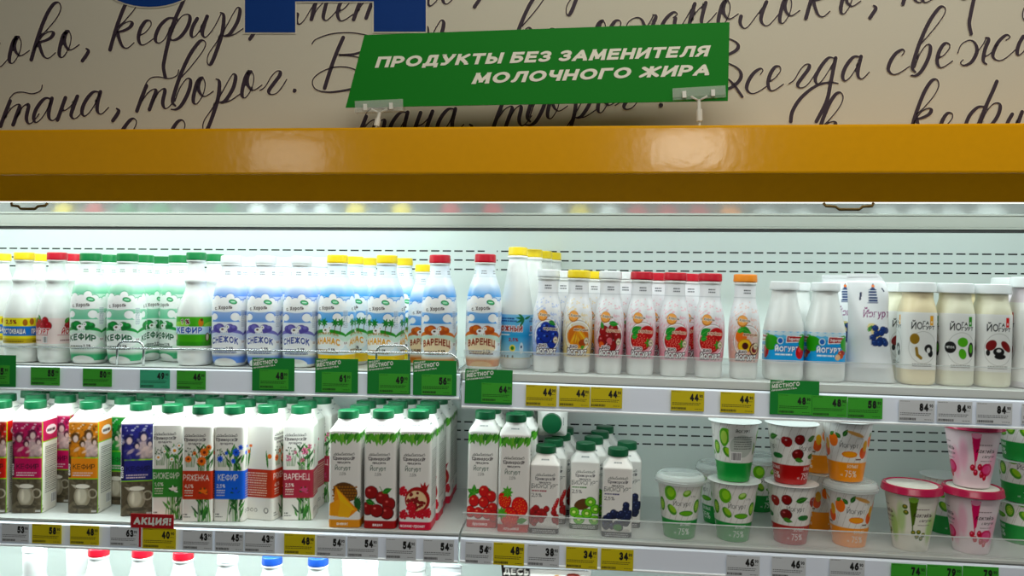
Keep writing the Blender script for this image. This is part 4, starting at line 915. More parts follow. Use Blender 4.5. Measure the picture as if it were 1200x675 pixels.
def carton(name, art, k=1.0, w=35.0, capcol=GREEN):
    root = bpy.data.objects.new(name, None); link(root); root.empty_display_size = .02
    t = 193*k
    P = np.array([(0, w-1.5, 9), (1.2, w, 10), (t, w, 10), (t+2, w-.6, 9), (t+10, w-6.5, 6), (t+17, w-11, 4), (t+19.5, w-12.5, 2.6), (t+23, w-13, 2.1), (t+28, w-13.2, 2)], float)
    sleeve('carton_body', P, 0, t+28, art, board, root, 0, 1.0, 1.15, caps=True, vis=(.1, .9) if w > 0 else None)
    screw_cap(root, t+24, 23.3, 16.5, capcol)
    return root
def cup(name, art, rb, rt, h, lid, lift=0.0, lidcol=None):
    root = bpy.data.objects.new(name, None); link(root); root.empty_display_size = .02
    P = np.array([(0, rb-1, 2), (1.5, rb, 2), (h-2, rt, 2), (h, rt+.3, 2)], float)
    sleeve('cup_body', P, 0, h, art, film, root, 0, 1.0, 1.1, caps=True, vis=(.15, .85))
    if lid == 'clear':
        loft('clear_lid', [(h-9, rt+3.5), (h-8, rt+6), (h-2, rt+6.5), (h-1, rt+5), (h+4, rt+4.2), (h+9, rt+1), (h+11, rt-5), (h+9.5, rt-9)], mat('clear_lid_plastic', '#dfe9e7', .15, alpha=.45, coat=.3, noise=.01), root, 56)
        loft('foil_seal', [(h+.3, rt+3.5), (h+.9, rt+3.6), (h+1.2, rt-3)], mat('foil_white', '#e6ebe8', .3, metal=.2, noise=.03), root, 48)
    elif lid == 'foil':
        V = MB(); N = 48; rr = random.Random(5)
        loft('foil_seal', [(h+.3, rt+5), (h+.9, rt+5.4), (h+1.6, rt+4), (h+1.5, rt-2), (h+1.0, rt-6)], mat('foil_white', '#e6ebe8', .3, metal=.2, noise=.03), root, 56)
    elif lid:
        r = rt+4
        o = loft('snap_lid', [(h-10, r+.5), (h-10.5, r+2.2), (h-9, r+2.5), (h-7.5, r+1.6), (h+2, r+.2), (h+4, r-1), (h+5, r-3.5), (h+3.2, r-6), (h+3, r-12)], mat('lid_'+lid.strip('#'), lid, .25, coat=.3, noise=.04), root, 64)
        loft('lid_sticker', [(h+3.1, r-9), (h+3.4, r-9.5)], mat('lid_print', '#e4e6da' if lidcol is None else lidcol, .3, noise=.2, nscale=60), o, 48)
    return root
LP = dict(cl=3.6, cr=2.4, bl=2.8, br=1.4, ul=4.0, ur=1.1, ll=4.2, lr=1.0, room=22, room2=22, hl=4, w=.10)
# ------------------------------------------------------------------ kinds, built on first use
YW, WH, RD, OR = '#f2d21c', '#e8eced', '#c4122a', '#f08c1c'
capg = '#0a7a3e'
KB = {
 'prost': (lambda: bottle('kefir_bottle', H_PEAR, 36, 104, pear_art('prost'), (220, 21.5, 16, YW)), 236),
 'rasp': (lambda: bottle('yogurt_bottle', H_PEAR, 36, 104, pear_art('rasp'), (220, 21.5, 16, RD)), 236),
 'kef1': (lambda: bottle('kefir_bottle', H_PEAR, 36, 104, pear_art('kef1'), (220, 21.5, 16, capg)), 236),
 'kefir': (lambda: bottle('kefir_bottle', H_BIG, 8, 213, horol('kefir'), (219.5, 23, 17, capg)), 236.5),
 'snow': (lambda: bottle('kefir_bottle', H_BIG, 8, 213, horol('snow'), (219.5, 23, 17, WH)), 236.5),
 'pine': (lambda: bottle('milkshake_bottle', H_BIG, 8, 213, horol('pine'), (219.5, 23, 17, YW)), 236.5),
 'varen': (lambda: bottle('fermented_milk_bottle', H_BIG, 8, 213, horol('varen'), (219.5, 23, 17, RD)), 236.5),
 'vareny': (lambda: bottle('fermented_milk_bottle', H_BIG, 8, 213, horol('varen'), (219.5, 23, 17, YW), step=1.6), 236.5),
 'south': (lambda: bottle('milk_bottle', H_SOUTH, 22, 114, south_art(), (236, 22, 17, YW)), 253),
 'y_blue': (lambda: bottle('drinking_yogurt_bottle', H_SM, 32, 178, small_yog('#aebfe6', fr_blue, 'черника', '#1a2a5a'), (185.5, 24.5, 15, WH)), 200.5),
 'y_peach': (lambda: bottle('drinking_yogurt_bottle', H_SM, 32, 178, small_yog('#eed9a0', fr_peach, 'манго-дыня', '#7a2a1a'), (185.5, 24.5, 15, YW)), 200.5),
 'y_cow': (lambda: bottle('drinking_yogurt_bottle', H_SM, 32, 178, small_yog('#e6b6c0', fr_cow, 'брусника', '#b0501a'), (185.5, 24.5, 15, WH)), 200.5),
 'y_straw': (lambda: bottle('drinking_yogurt_bottle', H_SM, 32, 178, small_yog('#f0b8c4', fr_straw, 'клубника', '#b0301a'), (185.5, 24.5, 15, RD)), 200.5),
 'y_mar': (lambda: bottle('drinking_yogurt_bottle', H_SM, 32, 178, small_yog('#f0c8bc', fr_maracuja, 'маракуйя', '#a03a1a'), (185.5, 24.5, 15, OR)), 200.5),
 'zar1': (lambda: bottle('drinking_yogurt_bottle', H_ZAR, 34, 98, zar_art(True), (176, 31, 17, WH), zoff=-16), 193),
 'zar2': (lambda: bottle('drinking_yogurt_bottle', H_ZAR, 34, 98, zar_art(False), (176, 31, 17, WH), zoff=-16), 193),
 'yo1': (lambda: bottle('yogurt_jar', H_YOGA, 30, 138, yoga_art('#a08420', '#e8b41c', 1), (176, 39, 19, WH), mat('yogurt_bananaish', '#f0e0b8', .3, noise=.02), zoff=-12), 195),
 'yo2': (lambda: bottle('yogurt_jar', H_YOGA, 30, 138, yoga_art('#6ab430', '#4a9a3a', 2), (176, 39, 19, WH), mat('yogurt_cream', '#ece9cf', .3, noise=.02), zoff=-12), 195),
 'yo3': (lambda: bottle('yogurt_jar', H_YOGA, 30, 138, yoga_art('#8a2424', '#d8323a', 3), (176, 39, 19, WH), mat('yogurt_cream', '#ece9cf', .3, noise=.02), zoff=-12), 195),
 'yo4': (lambda: bottle('yogurt_jar', H_YOGA, 12, 150, yoga_art('#8a2424', '#d8323a', 4), (176, 39, 19, WH), mat('yogurt_pinkish', '#e4dbe2', .3, noise=.02), zoff=-12), 195),
 'milkr': (lambda: bottle('milk_bottle', H_MILK, 0, 0, None, (219.5, 21.5, 15, RD)), 234.5),
 'milkb': (lambda: bottle('milk_bottle', H_MILK, 0, 0, None, (219.5, 21.5, 15, '#1c4fb0')), 234.5),
 'milkc': (lambda: bottle('milk_bottle', H_MILK, 0, 0, None, (219.5, 21.5, 15, WH)), 234.5),
 'milkw': (lambda: bottle('milk_bottle', H_MILKW, 0, 0, None, (221, 24.5, 13, WH)), 234),
 'c_mag': (lambda: carton('kefir_carton', retro_carton('#c03c70', '#54203c', 'КЕФИР', True)), 233.5),
 'c_yel': (lambda: carton('kefir_carton', retro_carton('#d8951c', '#4a3410', 'КЕФИР', True)), 233.5),
 'c_pur': (lambda: carton('kefir_carton', retro_carton('#3f3f86', '#1c1c4c', 'КЕФИР', True)), 233.5),
 'c_red': (lambda: carton('kefir_carton', retro_carton('#c8462c', '#54200c', 'КЕФИР', True)), 233.5),
 'c_grn': (lambda: carton('kefir_carton', retro_carton('#3a9a4c', '#14502c', 'КЕФИР', True)), 233.5),
 'c_bio': (lambda: carton('kefir_carton', flower_carton('#4c9448', 'БИОКЕФИР', '1,0%', 'daisy', '#ffffff')), 233.5),
 'c_ryaz': (lambda: carton('baked_milk_carton', flower_carton('#c2561c', 'РЯЖЕНКА', '4,0%', 'cal', '#e88a1c')), 233.5),
 'c_kef': (lambda: carton('kefir_carton', flower_carton('#2f7fdc', 'КЕФИР', '2,5%', 'corn', '#3a78e0')), 233.5),
 'c_var': (lambda: carton('fermented_milk_carton', flower_carton('#b04c5c', 'ВАРЕНЕЦ', '2,5%', 'clover', '#c86a8a')), 233.5),
 'c_pine': (lambda: carton('yogurt_carton', yog_carton(f_pine, '#e0a41c', 'ананас')), 233.5),
 'c_cherry': (lambda: carton('yogurt_carton', yog_carton(f_cherry, '#a81c2a', 'вишня')), 233.5),
 'c_pom': (lambda: carton('yogurt_carton', yog_carton(f_pom, '#cf1c5c', 'малина-гранат')), 233.5),
 'c_curr': (lambda: carton('yogurt_carton', yog_carton(f_currant, '#c42c3c', 'брусника')), 233.5),
 'c_straw': (lambda: carton('yogurt_carton', yog_carton(f_straw, '#cc2a24', 'клубника')), 233.5),
 's_rasp': (lambda: carton('small_yogurt_carton', yog_carton(f_rasp, '#3a2c2c', '', .77, '#a02c4c'), .77, 34), 189.1),
 's_kiwi': (lambda: carton('small_yogurt_carton', yog_carton(f_kiwi, '#2c4a2c', '', .77, '#4a8a3c'), .77, 34), 189.1),
 's_blue': (lambda: carton('small_yogurt_carton', yog_carton(f_bberry, '#2c3440', '', .77, '#4a4a7a'), .77, 34), 189.1),
 'k_kiwi': (lambda: cup('yogurt_cup', cup_art('kiwi'), 33.5, 49, 126, 'clear'), 126),
 'k_kiwif': (lambda: cup('yogurt_cup', cup_art('kiwi'), 33.5, 51, 126, 'foil'), 126),
 'k_kiwib': (lambda: cup('yogurt_cup', cup_art('kiwib'), 33.5, 51, 126, 'foil'), 126),
 'k_cherry': (lambda: cup('yogurt_cup', cup_art('cherry'), 33.5, 51, 126, 'foil'), 126),
 'k_pear': (lambda: cup('yogurt_cup', cup_art('pear'), 33.5, 51, 126, 'clear'), 126),
 'k_pearf': (lambda: cup('yogurt_cup', cup_art('pear'), 33.5, 51, 126, 'foil'), 126),
 'k_short': (lambda: cup('yogurt_cup', cup_art('kiwi'), 40, 50, 88, 'foil'), 88),
 'k_pist': (lambda: cup('yogurt_dessert_cup', cup_art('pist'), 34, 55, 132, '#b8174a'), 132),
 'k_pink': (lambda: cup('yogurt_dessert_cup', cup_art('pinkc'), 34, 55, 132, '#b8174a', 0, '#e0a8b4'), 132),
}
PRO, USED = {}, set()
SCALE = {}
CATS = {'carton': 'carton', 'cup': 'yogurt cup', 'bottle': 'bottle', 'jar': 'yogurt jar', 'pouch': 'pouch'}
def get(kind):
    if kind not in PRO:
        PRO[kind] = KB[kind][0](); return PRO[kind]
    return copy_tree(PRO[kind])
RIGHT = [False]
def WID(k):
    for p, f in (('c_bio', .9), ('c_ryaz', .9), ('c_kef', .9), ('c_var', .9), ('c_curr', .9), ('c_straw', .9), ('y_', .905), ('zar', .885), ('yo', .84), ('south', .91), ('c_', .93), ('s_', .96), ('k_', 1), ('prost', .93), ('rasp', .93), ('kef1', .93)):
        if k.startswith(p): return f
    return .945
def place(kind, px, py, z, Y, label, group=None, rz=0.0, top=None):
    """stand one product on level z, its middle seen at (px, py); top = picture row of its top, sets the size of the kind once"""
    o = get(kind)
    if kind not in SCALE:
        SCALE[kind] = 1.0 if top is None else (zat(px, top, Y)-z-(sag(at(px, top, Y).x) if z in (Z_UR, Z_LR) else 0))/(KB[kind][1]*MM)
    s = SCALE[kind]; q = s*WID(kind); o.scale = (q, q, s)
    p = at(px, py, Y); rt_ = z in (Z_UR, Z_LR) or z > Z_LR and RIGHT[0]
    o.location = (p.x, Y, z+.0003+(sag(p.x) if rt_ else 0))
    o.rotation_euler = (Matrix.Rotation(TILT if rt_ else 0, 3, 'Y') @ Matrix.Rotation(rz, 3, 'Z')).to_euler()
    nm = o.name.split('.')[0]; tag(o, label, CATS[nm.split('_')[-1]], group); return o
for k, t in (('k', 0),):
    pass
RW = random.Random(21)
GU = 'bottles on the upper shelf'
# upper shelf, bay with the wire guard
U1 = .066
UP = [
 ('prost', 28, 296, U1, -.1, 'yellow-capped pear-shaped bottle with yellow and blue 2,5% label'),
 ('rasp', 66.5, 296, U1, -.35, 'red-capped pear-shaped bottle with raspberries on its label'),
 ('kefir', 106, 297, U1, .08, 'green-capped kefir bottle beside the raspberry-label bottle'),
 ('kefir', 149, 297, U1, .02, 'green-capped kefir bottle behind the first wire arch of the guard'),
 ('kef1', 229.5, 296, U1, 0, 'green-capped pear-shaped bottle with plain green 1% kefir label'),
 ('snow', 270.5, 300, U1, .05, 'white-capped lilac and blue bottle next to the 1% kefir bottle'),
 ('snow', 311, 300, U1, .03, 'white-capped lilac and blue bottle, middle of the three in front'),
 ('snow', 353, 300, U1, .03, 'white-capped lilac and blue bottle next to the palm-tree bottles'),
 ('pine', 395, 299, U1, -.3, 'yellow-capped palm-tree milkshake bottle next to the lilac bottles'),
 ('pine', 453, 300, U1, -.3, 'yellow-capped palm-tree milkshake bottle behind the second wire arch'),
 ('varen', 515, 299, U1, .0, 'red-capped brown and blue bottle inside the wire guard corner'),
]
for k, px, top, Y, rz, lab in UP: place(k, px, 365, Z_UL, Y, lab, GU, rz, top)
BK = [('prost', 1, .145, 'yellow-capped bottle in the second row at the outer end of the upper shelf'), ('prost', 44, .15, 'yellow cap showing behind the yellow 2,5% bottle'),
      ('rasp', 84, .15, 'red-capped bottle behind the raspberry-label bottle'), ('kefir', 125, .15, 'green-capped bottle behind the gap of the two front kefir bottles'),
      ('kefir', 168, .152, 'green-capped bottle showing barcode side, second row beside blue kefir', 1.1), ('kefir', 189, .236, 'pale green cap in the third row above the barcode-side bottle'),
      ('kefir', 209, .15, 'blue-tinted kefir bottle peeking out behind the 1% kefir bottle', -.5), ('kef1', 251, .155, 'green cap peeking out behind the 1% kefir bottle'),
      ('snow', 291, .15, 'white cap behind the first pair of lilac bottles'), ('snow', 333, .15, 'white cap behind the second pair of lilac bottles'), ('snow', 373, .15, 'white-capped bottle behind the gap before the palm-tree bottles'),
      ('pine', 414, .155, 'yellow-capped palm-tree bottle second in line between the two front ones', .1), ('pine', 430, .235, 'pale yellow cap third in line between the palm-tree bottles'),
      ('pine', 472, .235, 'yellow cap in the third row behind the arch palm-tree bottle'), ('vareny', 497, .15, 'yellow-capped orange-bush bottle half hidden by the red-capped one', .05)]
for b in BK: place(b[0], b[1], 365, Z_UL, b[2], b[3], 'back rows of bottles on the upper shelf', b[4] if len(b) > 4 else 0)
# upper shelf, bay with the clear guard
UR_ = [
 ('varen', 566, None, .066, 0, 'red-capped brown and blue bottle just past the bay divider'),
 ('south', 604, 290, .115, -.3, 'tall yellow-capped conical bottle with blue label and red letters'),
 ('y_blue', 640.5, 316, .062, 0, 'white-capped drinking yogurt bottle with blueberries'),
 ('y_peach', 676, None, .062, 0, 'yellow-capped drinking yogurt bottle with golden fruit'),
 ('y_cow', 713, None, .062, 0, 'white-capped drinking yogurt bottle with red cowberries'),
 ('y_straw', 750, None, .062, .02, 'red-capped strawberry yogurt bottle next to the cowberry one'),
 ('y_straw', 789, None, .062, .02, 'red-capped strawberry yogurt bottle, middle of the three'),
 ('y_straw', 830, None, .062, 0, 'red-capped strawberry yogurt bottle next to the orange-capped one'),
 ('y_mar', 871, None, .062, 0, 'orange-capped drinking yogurt bottle with cut peach and passion fruit'),
 ('zar1', 917, 330, .07, 0, 'squat white-capped bottle with blue label and red strawberry'),
 ('zar2', 965, None, .07, 0, 'squat white-capped bottle with blue label beside the pouches'),
 ('yo1', 1073, 331, .07, 0, 'white yogurt jar with olive yellow fruit on its label'),
 ('yo2', 1117, None, .07, .02, 'white yogurt jar with green apple on its label'),
 ('yo3', 1160, None, .07, 0, 'white yogurt jar with dark red fruit and red tab'),
 ('yo4', 1206, 325, .07, .02, 'large pinkish yogurt jar with berries at the shelf end'),
]
SC0 = {'y_peach': 'y_blue', 'y_cow': 'y_blue', 'y_straw': 'y_blue', 'y_mar': 'y_blue', 'zar2': 'zar1', 'yo2': 'yo1', 'yo3': 'yo1'}
def placeR(k, px, py, z, Y, lab, g, rz=0, top=None):
    if k in SC0 and k not in SCALE and SC0[k] in SCALE: SCALE[k] = SCALE[SC0[k]]
    return place(k, px, py, z, Y, lab, g, rz, top)
for k, px, top, Y, rz, lab in UR_: placeR(k, px, 380, Z_UR, Y, lab, GU, rz, top)
for b in [('south', 622, .2, 'yellow cap second in line behind the tall conical bottle'), ('south', 634, .277, 'yellow cap third in line behind the tall conical bottle'), ('south', 645, .352, 'yellow cap last in line behind the tall conical bottle'),
          ('y_blue', 658, .138, 'white cap peeking out behind the blueberry yogurt'), ('y_peach', 694, .138, 'yellow cap peeking out behind the golden fruit yogurt'), ('y_cow', 730, .138, 'white cap peeking out behind the cowberry yogurt'),
          ('y_straw', 768, .138, 'red-capped bottle behind the strawberry yogurt by the cowberry one'), ('y_straw', 806, .138, 'red-capped bottle behind the middle strawberry yogurt'),
          ('zar1', 932, .168, 'squat white-capped bottle behind the two blue-label ones', .3), ('yo3', 1051, .16, 'yogurt jar half hidden behind the olive yellow one'), ('yo1', 1132, .16, 'pale yellow jar behind the green apple and dark red jars'),
          ('yo4', 1182, .172, 'white-lidded jar behind the dark red fruit jar')]:
    placeR(b[0], b[1], 380, Z_UR, b[2], b[3], 'back rows of bottles on the upper shelf', b[4] if len(b) > 4 else 0)

# pouches
def pouch(px, py, Y, z, w, h, d, art, label, rz=0.0, lean=0.0, name='yogurt_pouch', gr='white yogurt pouches'):
    nu, nv = 180, 170; V, Fc, U = [], [], []
    rr = random.Random(px)
    ph = [rr.uniform(0, 6) for _ in range(6)]
    for j in range(nv):
        t = j/(nv-1); dd = d*(1-t)**.55*(.35+.65*min(1, t*5+.3)) if t < 1 else 0; ww = w*(1-.10*math.sin(PI*t))
        for i in range(nu):
            a = 2*PI*i/nu; x = ww/2*math.copysign(abs(math.sin(a))**.75, math.sin(a)); x = x*(1+.28*(1-t)**2.5)*((1-.55*max(0, (t-.72)/.28)**3) if name == 'yogurt_pouch' else 1) if x > 0 else x*(1+.06*(1-t)**2); y = -(dd/2+.6)*math.cos(a)
            wr = 2.2*(1-t)*math.sin(a*3+ph[0]+t*7)*abs(math.cos(a))+1.5*math.sin(t*14+ph[1]+a*2)*abs(math.cos(a))
            if t > .93: y = -.7*math.cos(a); wr *= .1
            y += wr*(1 if math.cos(a) > 0 else -.3); y += lean*t*t*h
            V.append((x*MM, y*MM, t*h*MM)); U.append((w/2+x if math.cos(a) > -.05 else 2, t*h))
    for j in range(nv-1):
        for i in range(nu): Fc.append((j*nu+i, j*nu+(i+1) % nu, (j+1)*nu+(i+1) % nu, (j+1)*nu+i))
    Fc += [tuple(range(nu-1, -1, -1)), tuple((nv-1)*nu+k for k in range(nu))]
    xx = at(px, py, Y).x; root = empty(name, (xx, Y, z+.0012+(sag(xx) if z == Z_UR else 0)), label, 'pouch', gr, rz)
    o = mesh_obj('pouch_body', V, Fc, film, root, True); U = np.array(U); paint(o, art.sample(U[:, 0], U[:, 1]))
    b = MB().box(-w*.47*MM, (-1.6+lean*h)*MM, (h-6)*MM, w*(.20 if name == 'yogurt_pouch' else .46)*MM, (1.6+lean*h)*MM, (h+1.2)*MM); b.build('top_seal', mat('pouch_seal', '#e6eaec', .3, noise=.02), root)
    return root
def pouch_art(w, h):
    c = Art(w, h, '#eef0f2'); X = w*.56
    c.poly([(X-9, h-62), (X+12, h-62), (X+8, h-32), (X-5, h-32)], '#2c4a78')
    for k in range(5): c.rect(X-10, h-60+k*6, X+12, h-58.5+k*6, '#eef0f2')
    c.poly([(X-3, h-32), (X+6, h-32), (X+2, h-18)], '#2c4a78'); c.ell(X+2, h-25, 3, 3, '#e08a3a'); c.line([(X-22, h-40), (X-24, h-54)], 4, '#2c3a5a'); c.line([(X+20, h-30), (X+24, h-36)], 2.5, '#2c3a5a')
    c.text('Йогурт', X+8, h-92, 17, '#8a3a7a', bold=.01, shear=.15, fit=56)
    for k in range(5): c.ell(X-2+k*3, h-112-k*4, 9, 8, '#e8dcae')
    c.leaf(X-10, h-122, 16, 8, 1.0)
    r = random.Random(4)
    for k in range(16): c.berry(X+16+r.uniform(-18, 14), h-130+r.uniform(-20, 18), 7, '#26457e', '#7a9ad0', '#142a54')
    return c
hp = (zat(1017, 322, .07)-Z_UR-sag(at(1017, 322, .07).x))/MM
pouch(1017, 380, .072, Z_UR, 88, hp, 62, pouch_art(88, int(hp)), 'white stand-up yogurt pouch with lighthouse drawing and blueberries', -.12)
pouch(985, 380, .165, Z_UR, 86, hp-2, 55, pouch_art(86, int(hp)), 'white stand-up yogurt pouch tucked behind the lighthouse pouch', .05)

# lower shelf, cartons
L1 = .066
GC = 'cartons on the lower shelf'
LW = [
 ('c_red', 0, 469, .06, .1, 'red and orange kefir carton cut by the picture edge'),
 ('c_mag', 41, 469, L1+.004, .10, 'magenta kefir carton with a family photo and milk jug'),
 ('c_yel', 106, 467, L1+.018, .08, 'golden yellow kefir carton with a mother and child photo'),
 ('c_pur', 164.5, 469, L1+.012, .3, 'dark purple kefir carton with a milk jug'),
 ('c_bio', 202, None, .058, .16, 'white carton with daisies and a green band'),
 ('c_ryaz', 237.5, None, .048, .1, 'white carton with orange flowers and an orange band facing front'),
 ('c_kef', 274.5, None, .058, .08, 'white carton with cornflowers and a bright blue band'),
 ('c_ryaz', 313.5, None, L1+.014, 1.42, 'orange-banded carton turned to show its text side'),
 ('c_var', 352.5, None, L1+.02, .14, 'white carton with clover flowers and a pink band'),
 ('c_pine', 408, 480, .045, .06, 'yogurt carton with pineapple and yellow foot band'),
 ('c_cherry', 449, 480, .045, .04, 'yogurt carton with cherries and dark red foot band'),
 ('c_pom', 490, 480, .045, .0, 'yogurt carton with pomegranate and pink foot band'),
]
for c in ('c_yel', 'c_pur', 'c_red', 'c_grn', 'c_bio', 'c_ryaz', 'c_kef', 'c_var'): SC0[c] = 'c_mag'
for k, px, top, Y, rz, lab in [LW[1], LW[0]]+LW[2:]: placeR(k, px, 540, Z_LL, Y, lab, GC, rz, top)
for c in ('c_curr', 'c_straw'): SC0[c] = 'c_pine'
# rows behind: one carton each, standing free of one another
NB = [('c_red', 'the edge-cut red carton'), ('c_mag', 'the magenta carton'), ('c_mag', 'the gap before the golden yellow carton'), ('c_yel', 'the golden yellow carton'), ('c_grn', 'the gap before the purple carton'),
      ('c_pur', 'the purple carton'), ('c_bio', 'the daisy carton'), ('c_ryaz', 'the orange flower carton'), ('c_kef', 'the cornflower carton'), ('c_ryaz', 'the text-side orange carton'), ('c_var', 'the clover carton'),]
xs0 = [1, 36, 71, 106, 141, 175, 211, 247, 283, 319, 354.5]
for row, Y in enumerate((.166, .244, .322)):
    for (k, nm), px in zip(NB, xs0):
        if row == 0 and px in (): continue
        shift = (679-px)*(.035*row)+(0, 6, -3)[row]
        placeR(k, px+shift+5, 540, Z_LL, Y, 'green-capped carton %s row behind %s' % (('second', 'third', 'fourth')[row], nm), 'back rows of cartons on the lower shelf', .02*RW.uniform(-1, 1))
for px, k, nm in ((409, 'c_pine', 'pineapple'), (449.5, 'c_cherry', 'cherry'), (490, 'c_pom', 'pomegranate')):
    for row in range(1, 5):
        Y = .045+.0745*row; placeR(k, px+(679-px)*.0395*row*(1-.02*row)+(0, 2, -1, 2, 0)[row], 540, Z_LL, Y, 'green-capped yogurt carton %s in line behind the %s one' % (('', 'second', 'third', 'fourth', 'fifth')[row], nm), 'back rows of cartons on the lower shelf', RW.uniform(-.02, .02))
# lower shelf, bay with the clear guard
GR_ = 'cartons beyond the bay divider'
for k, px, top, Y, rz, lab in [('c_curr', 566, None, .075, .04, 'tall yogurt carton with red berries beside the bay divider'), ('c_straw', 602, None, .052, .05, 'tall yogurt carton with strawberries on a red band'),
                               ('s_rasp', 638, 521, .052, .02, 'small yogurt carton with raspberries below the lying carton'), ('s_kiwi', 684.5, None, .10, -.0, 'small yogurt carton with kiwi slices'), ('s_blue', 722.5, None, .052, -.02, 'small yogurt carton with dark blueberries')]:
    if k in ('s_kiwi', 's_blue'): SC0[k] = 's_rasp'
    placeR(k, px, 560, Z_LR, Y, lab, GR_, rz, top)
for k, px, Y, lab in [('c_curr', 573, .157, 'tall green-capped carton second behind the red berry carton'), ('c_curr', 574, .236, 'tall green-capped carton third behind the red berry carton'), ('c_straw', 611, .135, 'tall green-capped carton second behind the strawberry carton'),
                      ('c_straw', 610, .212, 'tall green-capped carton third behind the strawberry carton'), ('c_curr', 577, .315, 'tall green-capped carton last behind the red berry carton'), ('c_straw', 612, .292, 'tall green-capped carton last behind the strawberry carton'),
                      ('s_rasp', 647, .131, 'small carton second in line behind the raspberry carton'), ('s_rasp', 656, .208, 'small carton third in line behind the raspberry carton'), ('s_rasp', 660, .286, 'small carton last in line behind the raspberry carton'),
                      ('s_kiwi', 694, .178, 'small carton second in line behind the kiwi carton'), ('s_kiwi', 701, .254, 'small carton third in line behind the kiwi carton'), ('s_kiwi', 707, .330, 'small carton last in line behind the kiwi carton'),
                      ('s_blue', 733, .131, 'small carton second in line behind the blueberry carton')]:
    placeR(k, px, 560, Z_LR, Y, lab, 'back rows beyond the bay divider')
o = get('c_straw'); sc = SCALE['c_straw']; o.scale = (sc*.9, sc*.9, sc); p = at(647, 498, .14)
zl = Z_LR+189.1*MM*SCALE['s_rasp']+35*MM*sc*.9+.0012
o.location = (p.x, .14+.222, zl); o.rotation_euler = (PI/2, 0, 0); tag(o, 'carton lying on top of the others with its green cap facing out', 'carton')

# cups
CU = 'yogurt cups on the lower shelf'; RIGHT[0] = True
def lvl(kind, n, z0=None):
    return Z_LR+n
HK = .126+.0022
for kind, px, Y, z, rz, lab in [
  ('k_kiwi', 796, .062, 0, 0, 'kiwi yogurt cup with a clear dome lid, standing alone'),
  ('k_kiwif', 859, .062, 0, 0, 'foil-topped kiwi yogurt cup, lower one of its stack'),
  ('k_kiwib', 859, .062, HK, 0, 'kiwi yogurt cup stacked on top showing its barcode side'),
  ('k_kiwi', 842, .19, 0, .8, 'clear-lidded kiwi cup behind the kiwi stack, near the lone cup'),
  ('k_kiwi', 888, .315, 0, .4, 'clear-lidded kiwi cup behind the kiwi stack, near the cherry cups'),
  ('k_cherry', 926, .062, 0, 0, 'cherry yogurt cup, lower one of its stack'),
  ('k_cherry', 926, .062, HK, .55, 'cherry yogurt cup stacked on top of another'),
  ('k_pear', 995, .066, 0, 0, 'pear yogurt cup with a clear lid under another pear cup'),
  ('k_pearf', 989, .17, 0, .4, 'pear yogurt cup behind the pear stack, lowest one') if 0 else
  ('k_pearf', 957, .186, 0, .9, 'orange-foot yogurt cup behind, between cherry and pear stacks, lower'),
  ('k_pearf', 957, .186, HK, .9, 'orange-foot yogurt cup behind, between cherry and pear stacks, upper'),
  ('k_pearf', 991, .066, .126+.012, -.2, 'pear yogurt cup stacked on the clear lid'),
  ('k_pist', 1067, .058, 0, 0, 'dessert cup with pistachio print and magenta lid'),
  ('k_pink', 1138, .060, 0, 0, 'pink dessert cup with magenta lid, under another'),
  ('k_pink', 1138, .060, .132+.006, 0, 'pink dessert cup with magenta lid, on top of another'),
  ('k_kiwif', 1108, .2, 0, 0, 'pale cup behind the two magenta-lidded dessert cups'),
  ('k_short', 1199, .15, 0, .1, 'short kiwi yogurt cup, lowest of the stack of three'),
  ('k_short', 1199, .15, .0902, -.3, 'short kiwi yogurt cup, middle of the stack of three'),
  ('k_short', 1199, .15, .1804, .1, 'short kiwi yogurt cup, topmost of the stack of three'),
]:
    o = place(kind, px, 590, Z_LR+z, Y, lab, CU, rz)

# bottom shelf: only the tops show under the price rail
for k, px, top, Y, lab in [('milkw', 41, 637, .08, 'white-topped milk bottle on the bottom shelf, nearest the frame edge'), ('milkw', 91, 640, .17, 'white-topped milk bottle on the bottom shelf, set back from the front'), ('milkr', 116, 641, .075, 'red-capped milk bottle below the purple kefir carton'),
                      ('milkr', 167, 642, .075, 'red-capped milk bottle below the red offer sign'), ('milkr', 215, 645, .075, 'red-capped milk bottle beside the white-capped one'), ('milkc', 267, 648, .075, 'white-capped milk bottle between red and blue caps'),
                      ('milkb', 319, 651, .075, 'blue-capped milk bottle beside the white-capped one'), ('milkb', 373, 652, .075, 'blue-capped milk bottle beside the white packs'), ('milkc', 488, 655, .12, 'white-capped bottle near the bay divider on the bottom shelf')]:
    if k == 'milkr' and 'milkr' not in SCALE: SCALE[k] = 1.0
    if k not in SCALE: SCALE[k] = 1.0
    hh = KB[k][1]*MM; o = get(k); p = at(px, 655, Y); o.location = (p.x, Y, Z_B+.0004); s = 1.0
    tag(o, lab, 'bottle', 'milk bottles on the bottom shelf'); o.scale = (1.06, 1.06, (zat(px, top, Y)-Z_B)/hh)
def plain_pack(w, h, txt=None):
    c = Art(w, h, '#eceeef')
    if txt: c.rect(0, h-60, w, h, '#e9e6e2'); c.rect(0, h-26, w*.32, h, '#2c2420'); c.text(txt, w*.17, h-20, 13, '#f0ece6', bold=.04, fit=w*.28); c.ell(w*.8, h-20, 16, 7, '#8a3a2a'); c.ell(w*.62, h-26, 12, 8, '#caa070')
    return c
for px, Y, top, w, lab in ((422, .075, 655, 84, 'white milk pouch on the bottom shelf beside the blue-capped bottle'), (523, .06, 662, 70, 'white milk pouch on the bottom shelf by the bay divider')):
    hh = (zat(px, top, Y)-Z_B)/MM; pouch(px, 660, Y, Z_B, w, hh, 45, plain_pack(w, int(hh)), lab, 0, 0, 'milk_pouch', 'milk pouches on the bottom shelf')
hh = (zat(640, 664, .06)-Z_B)/MM
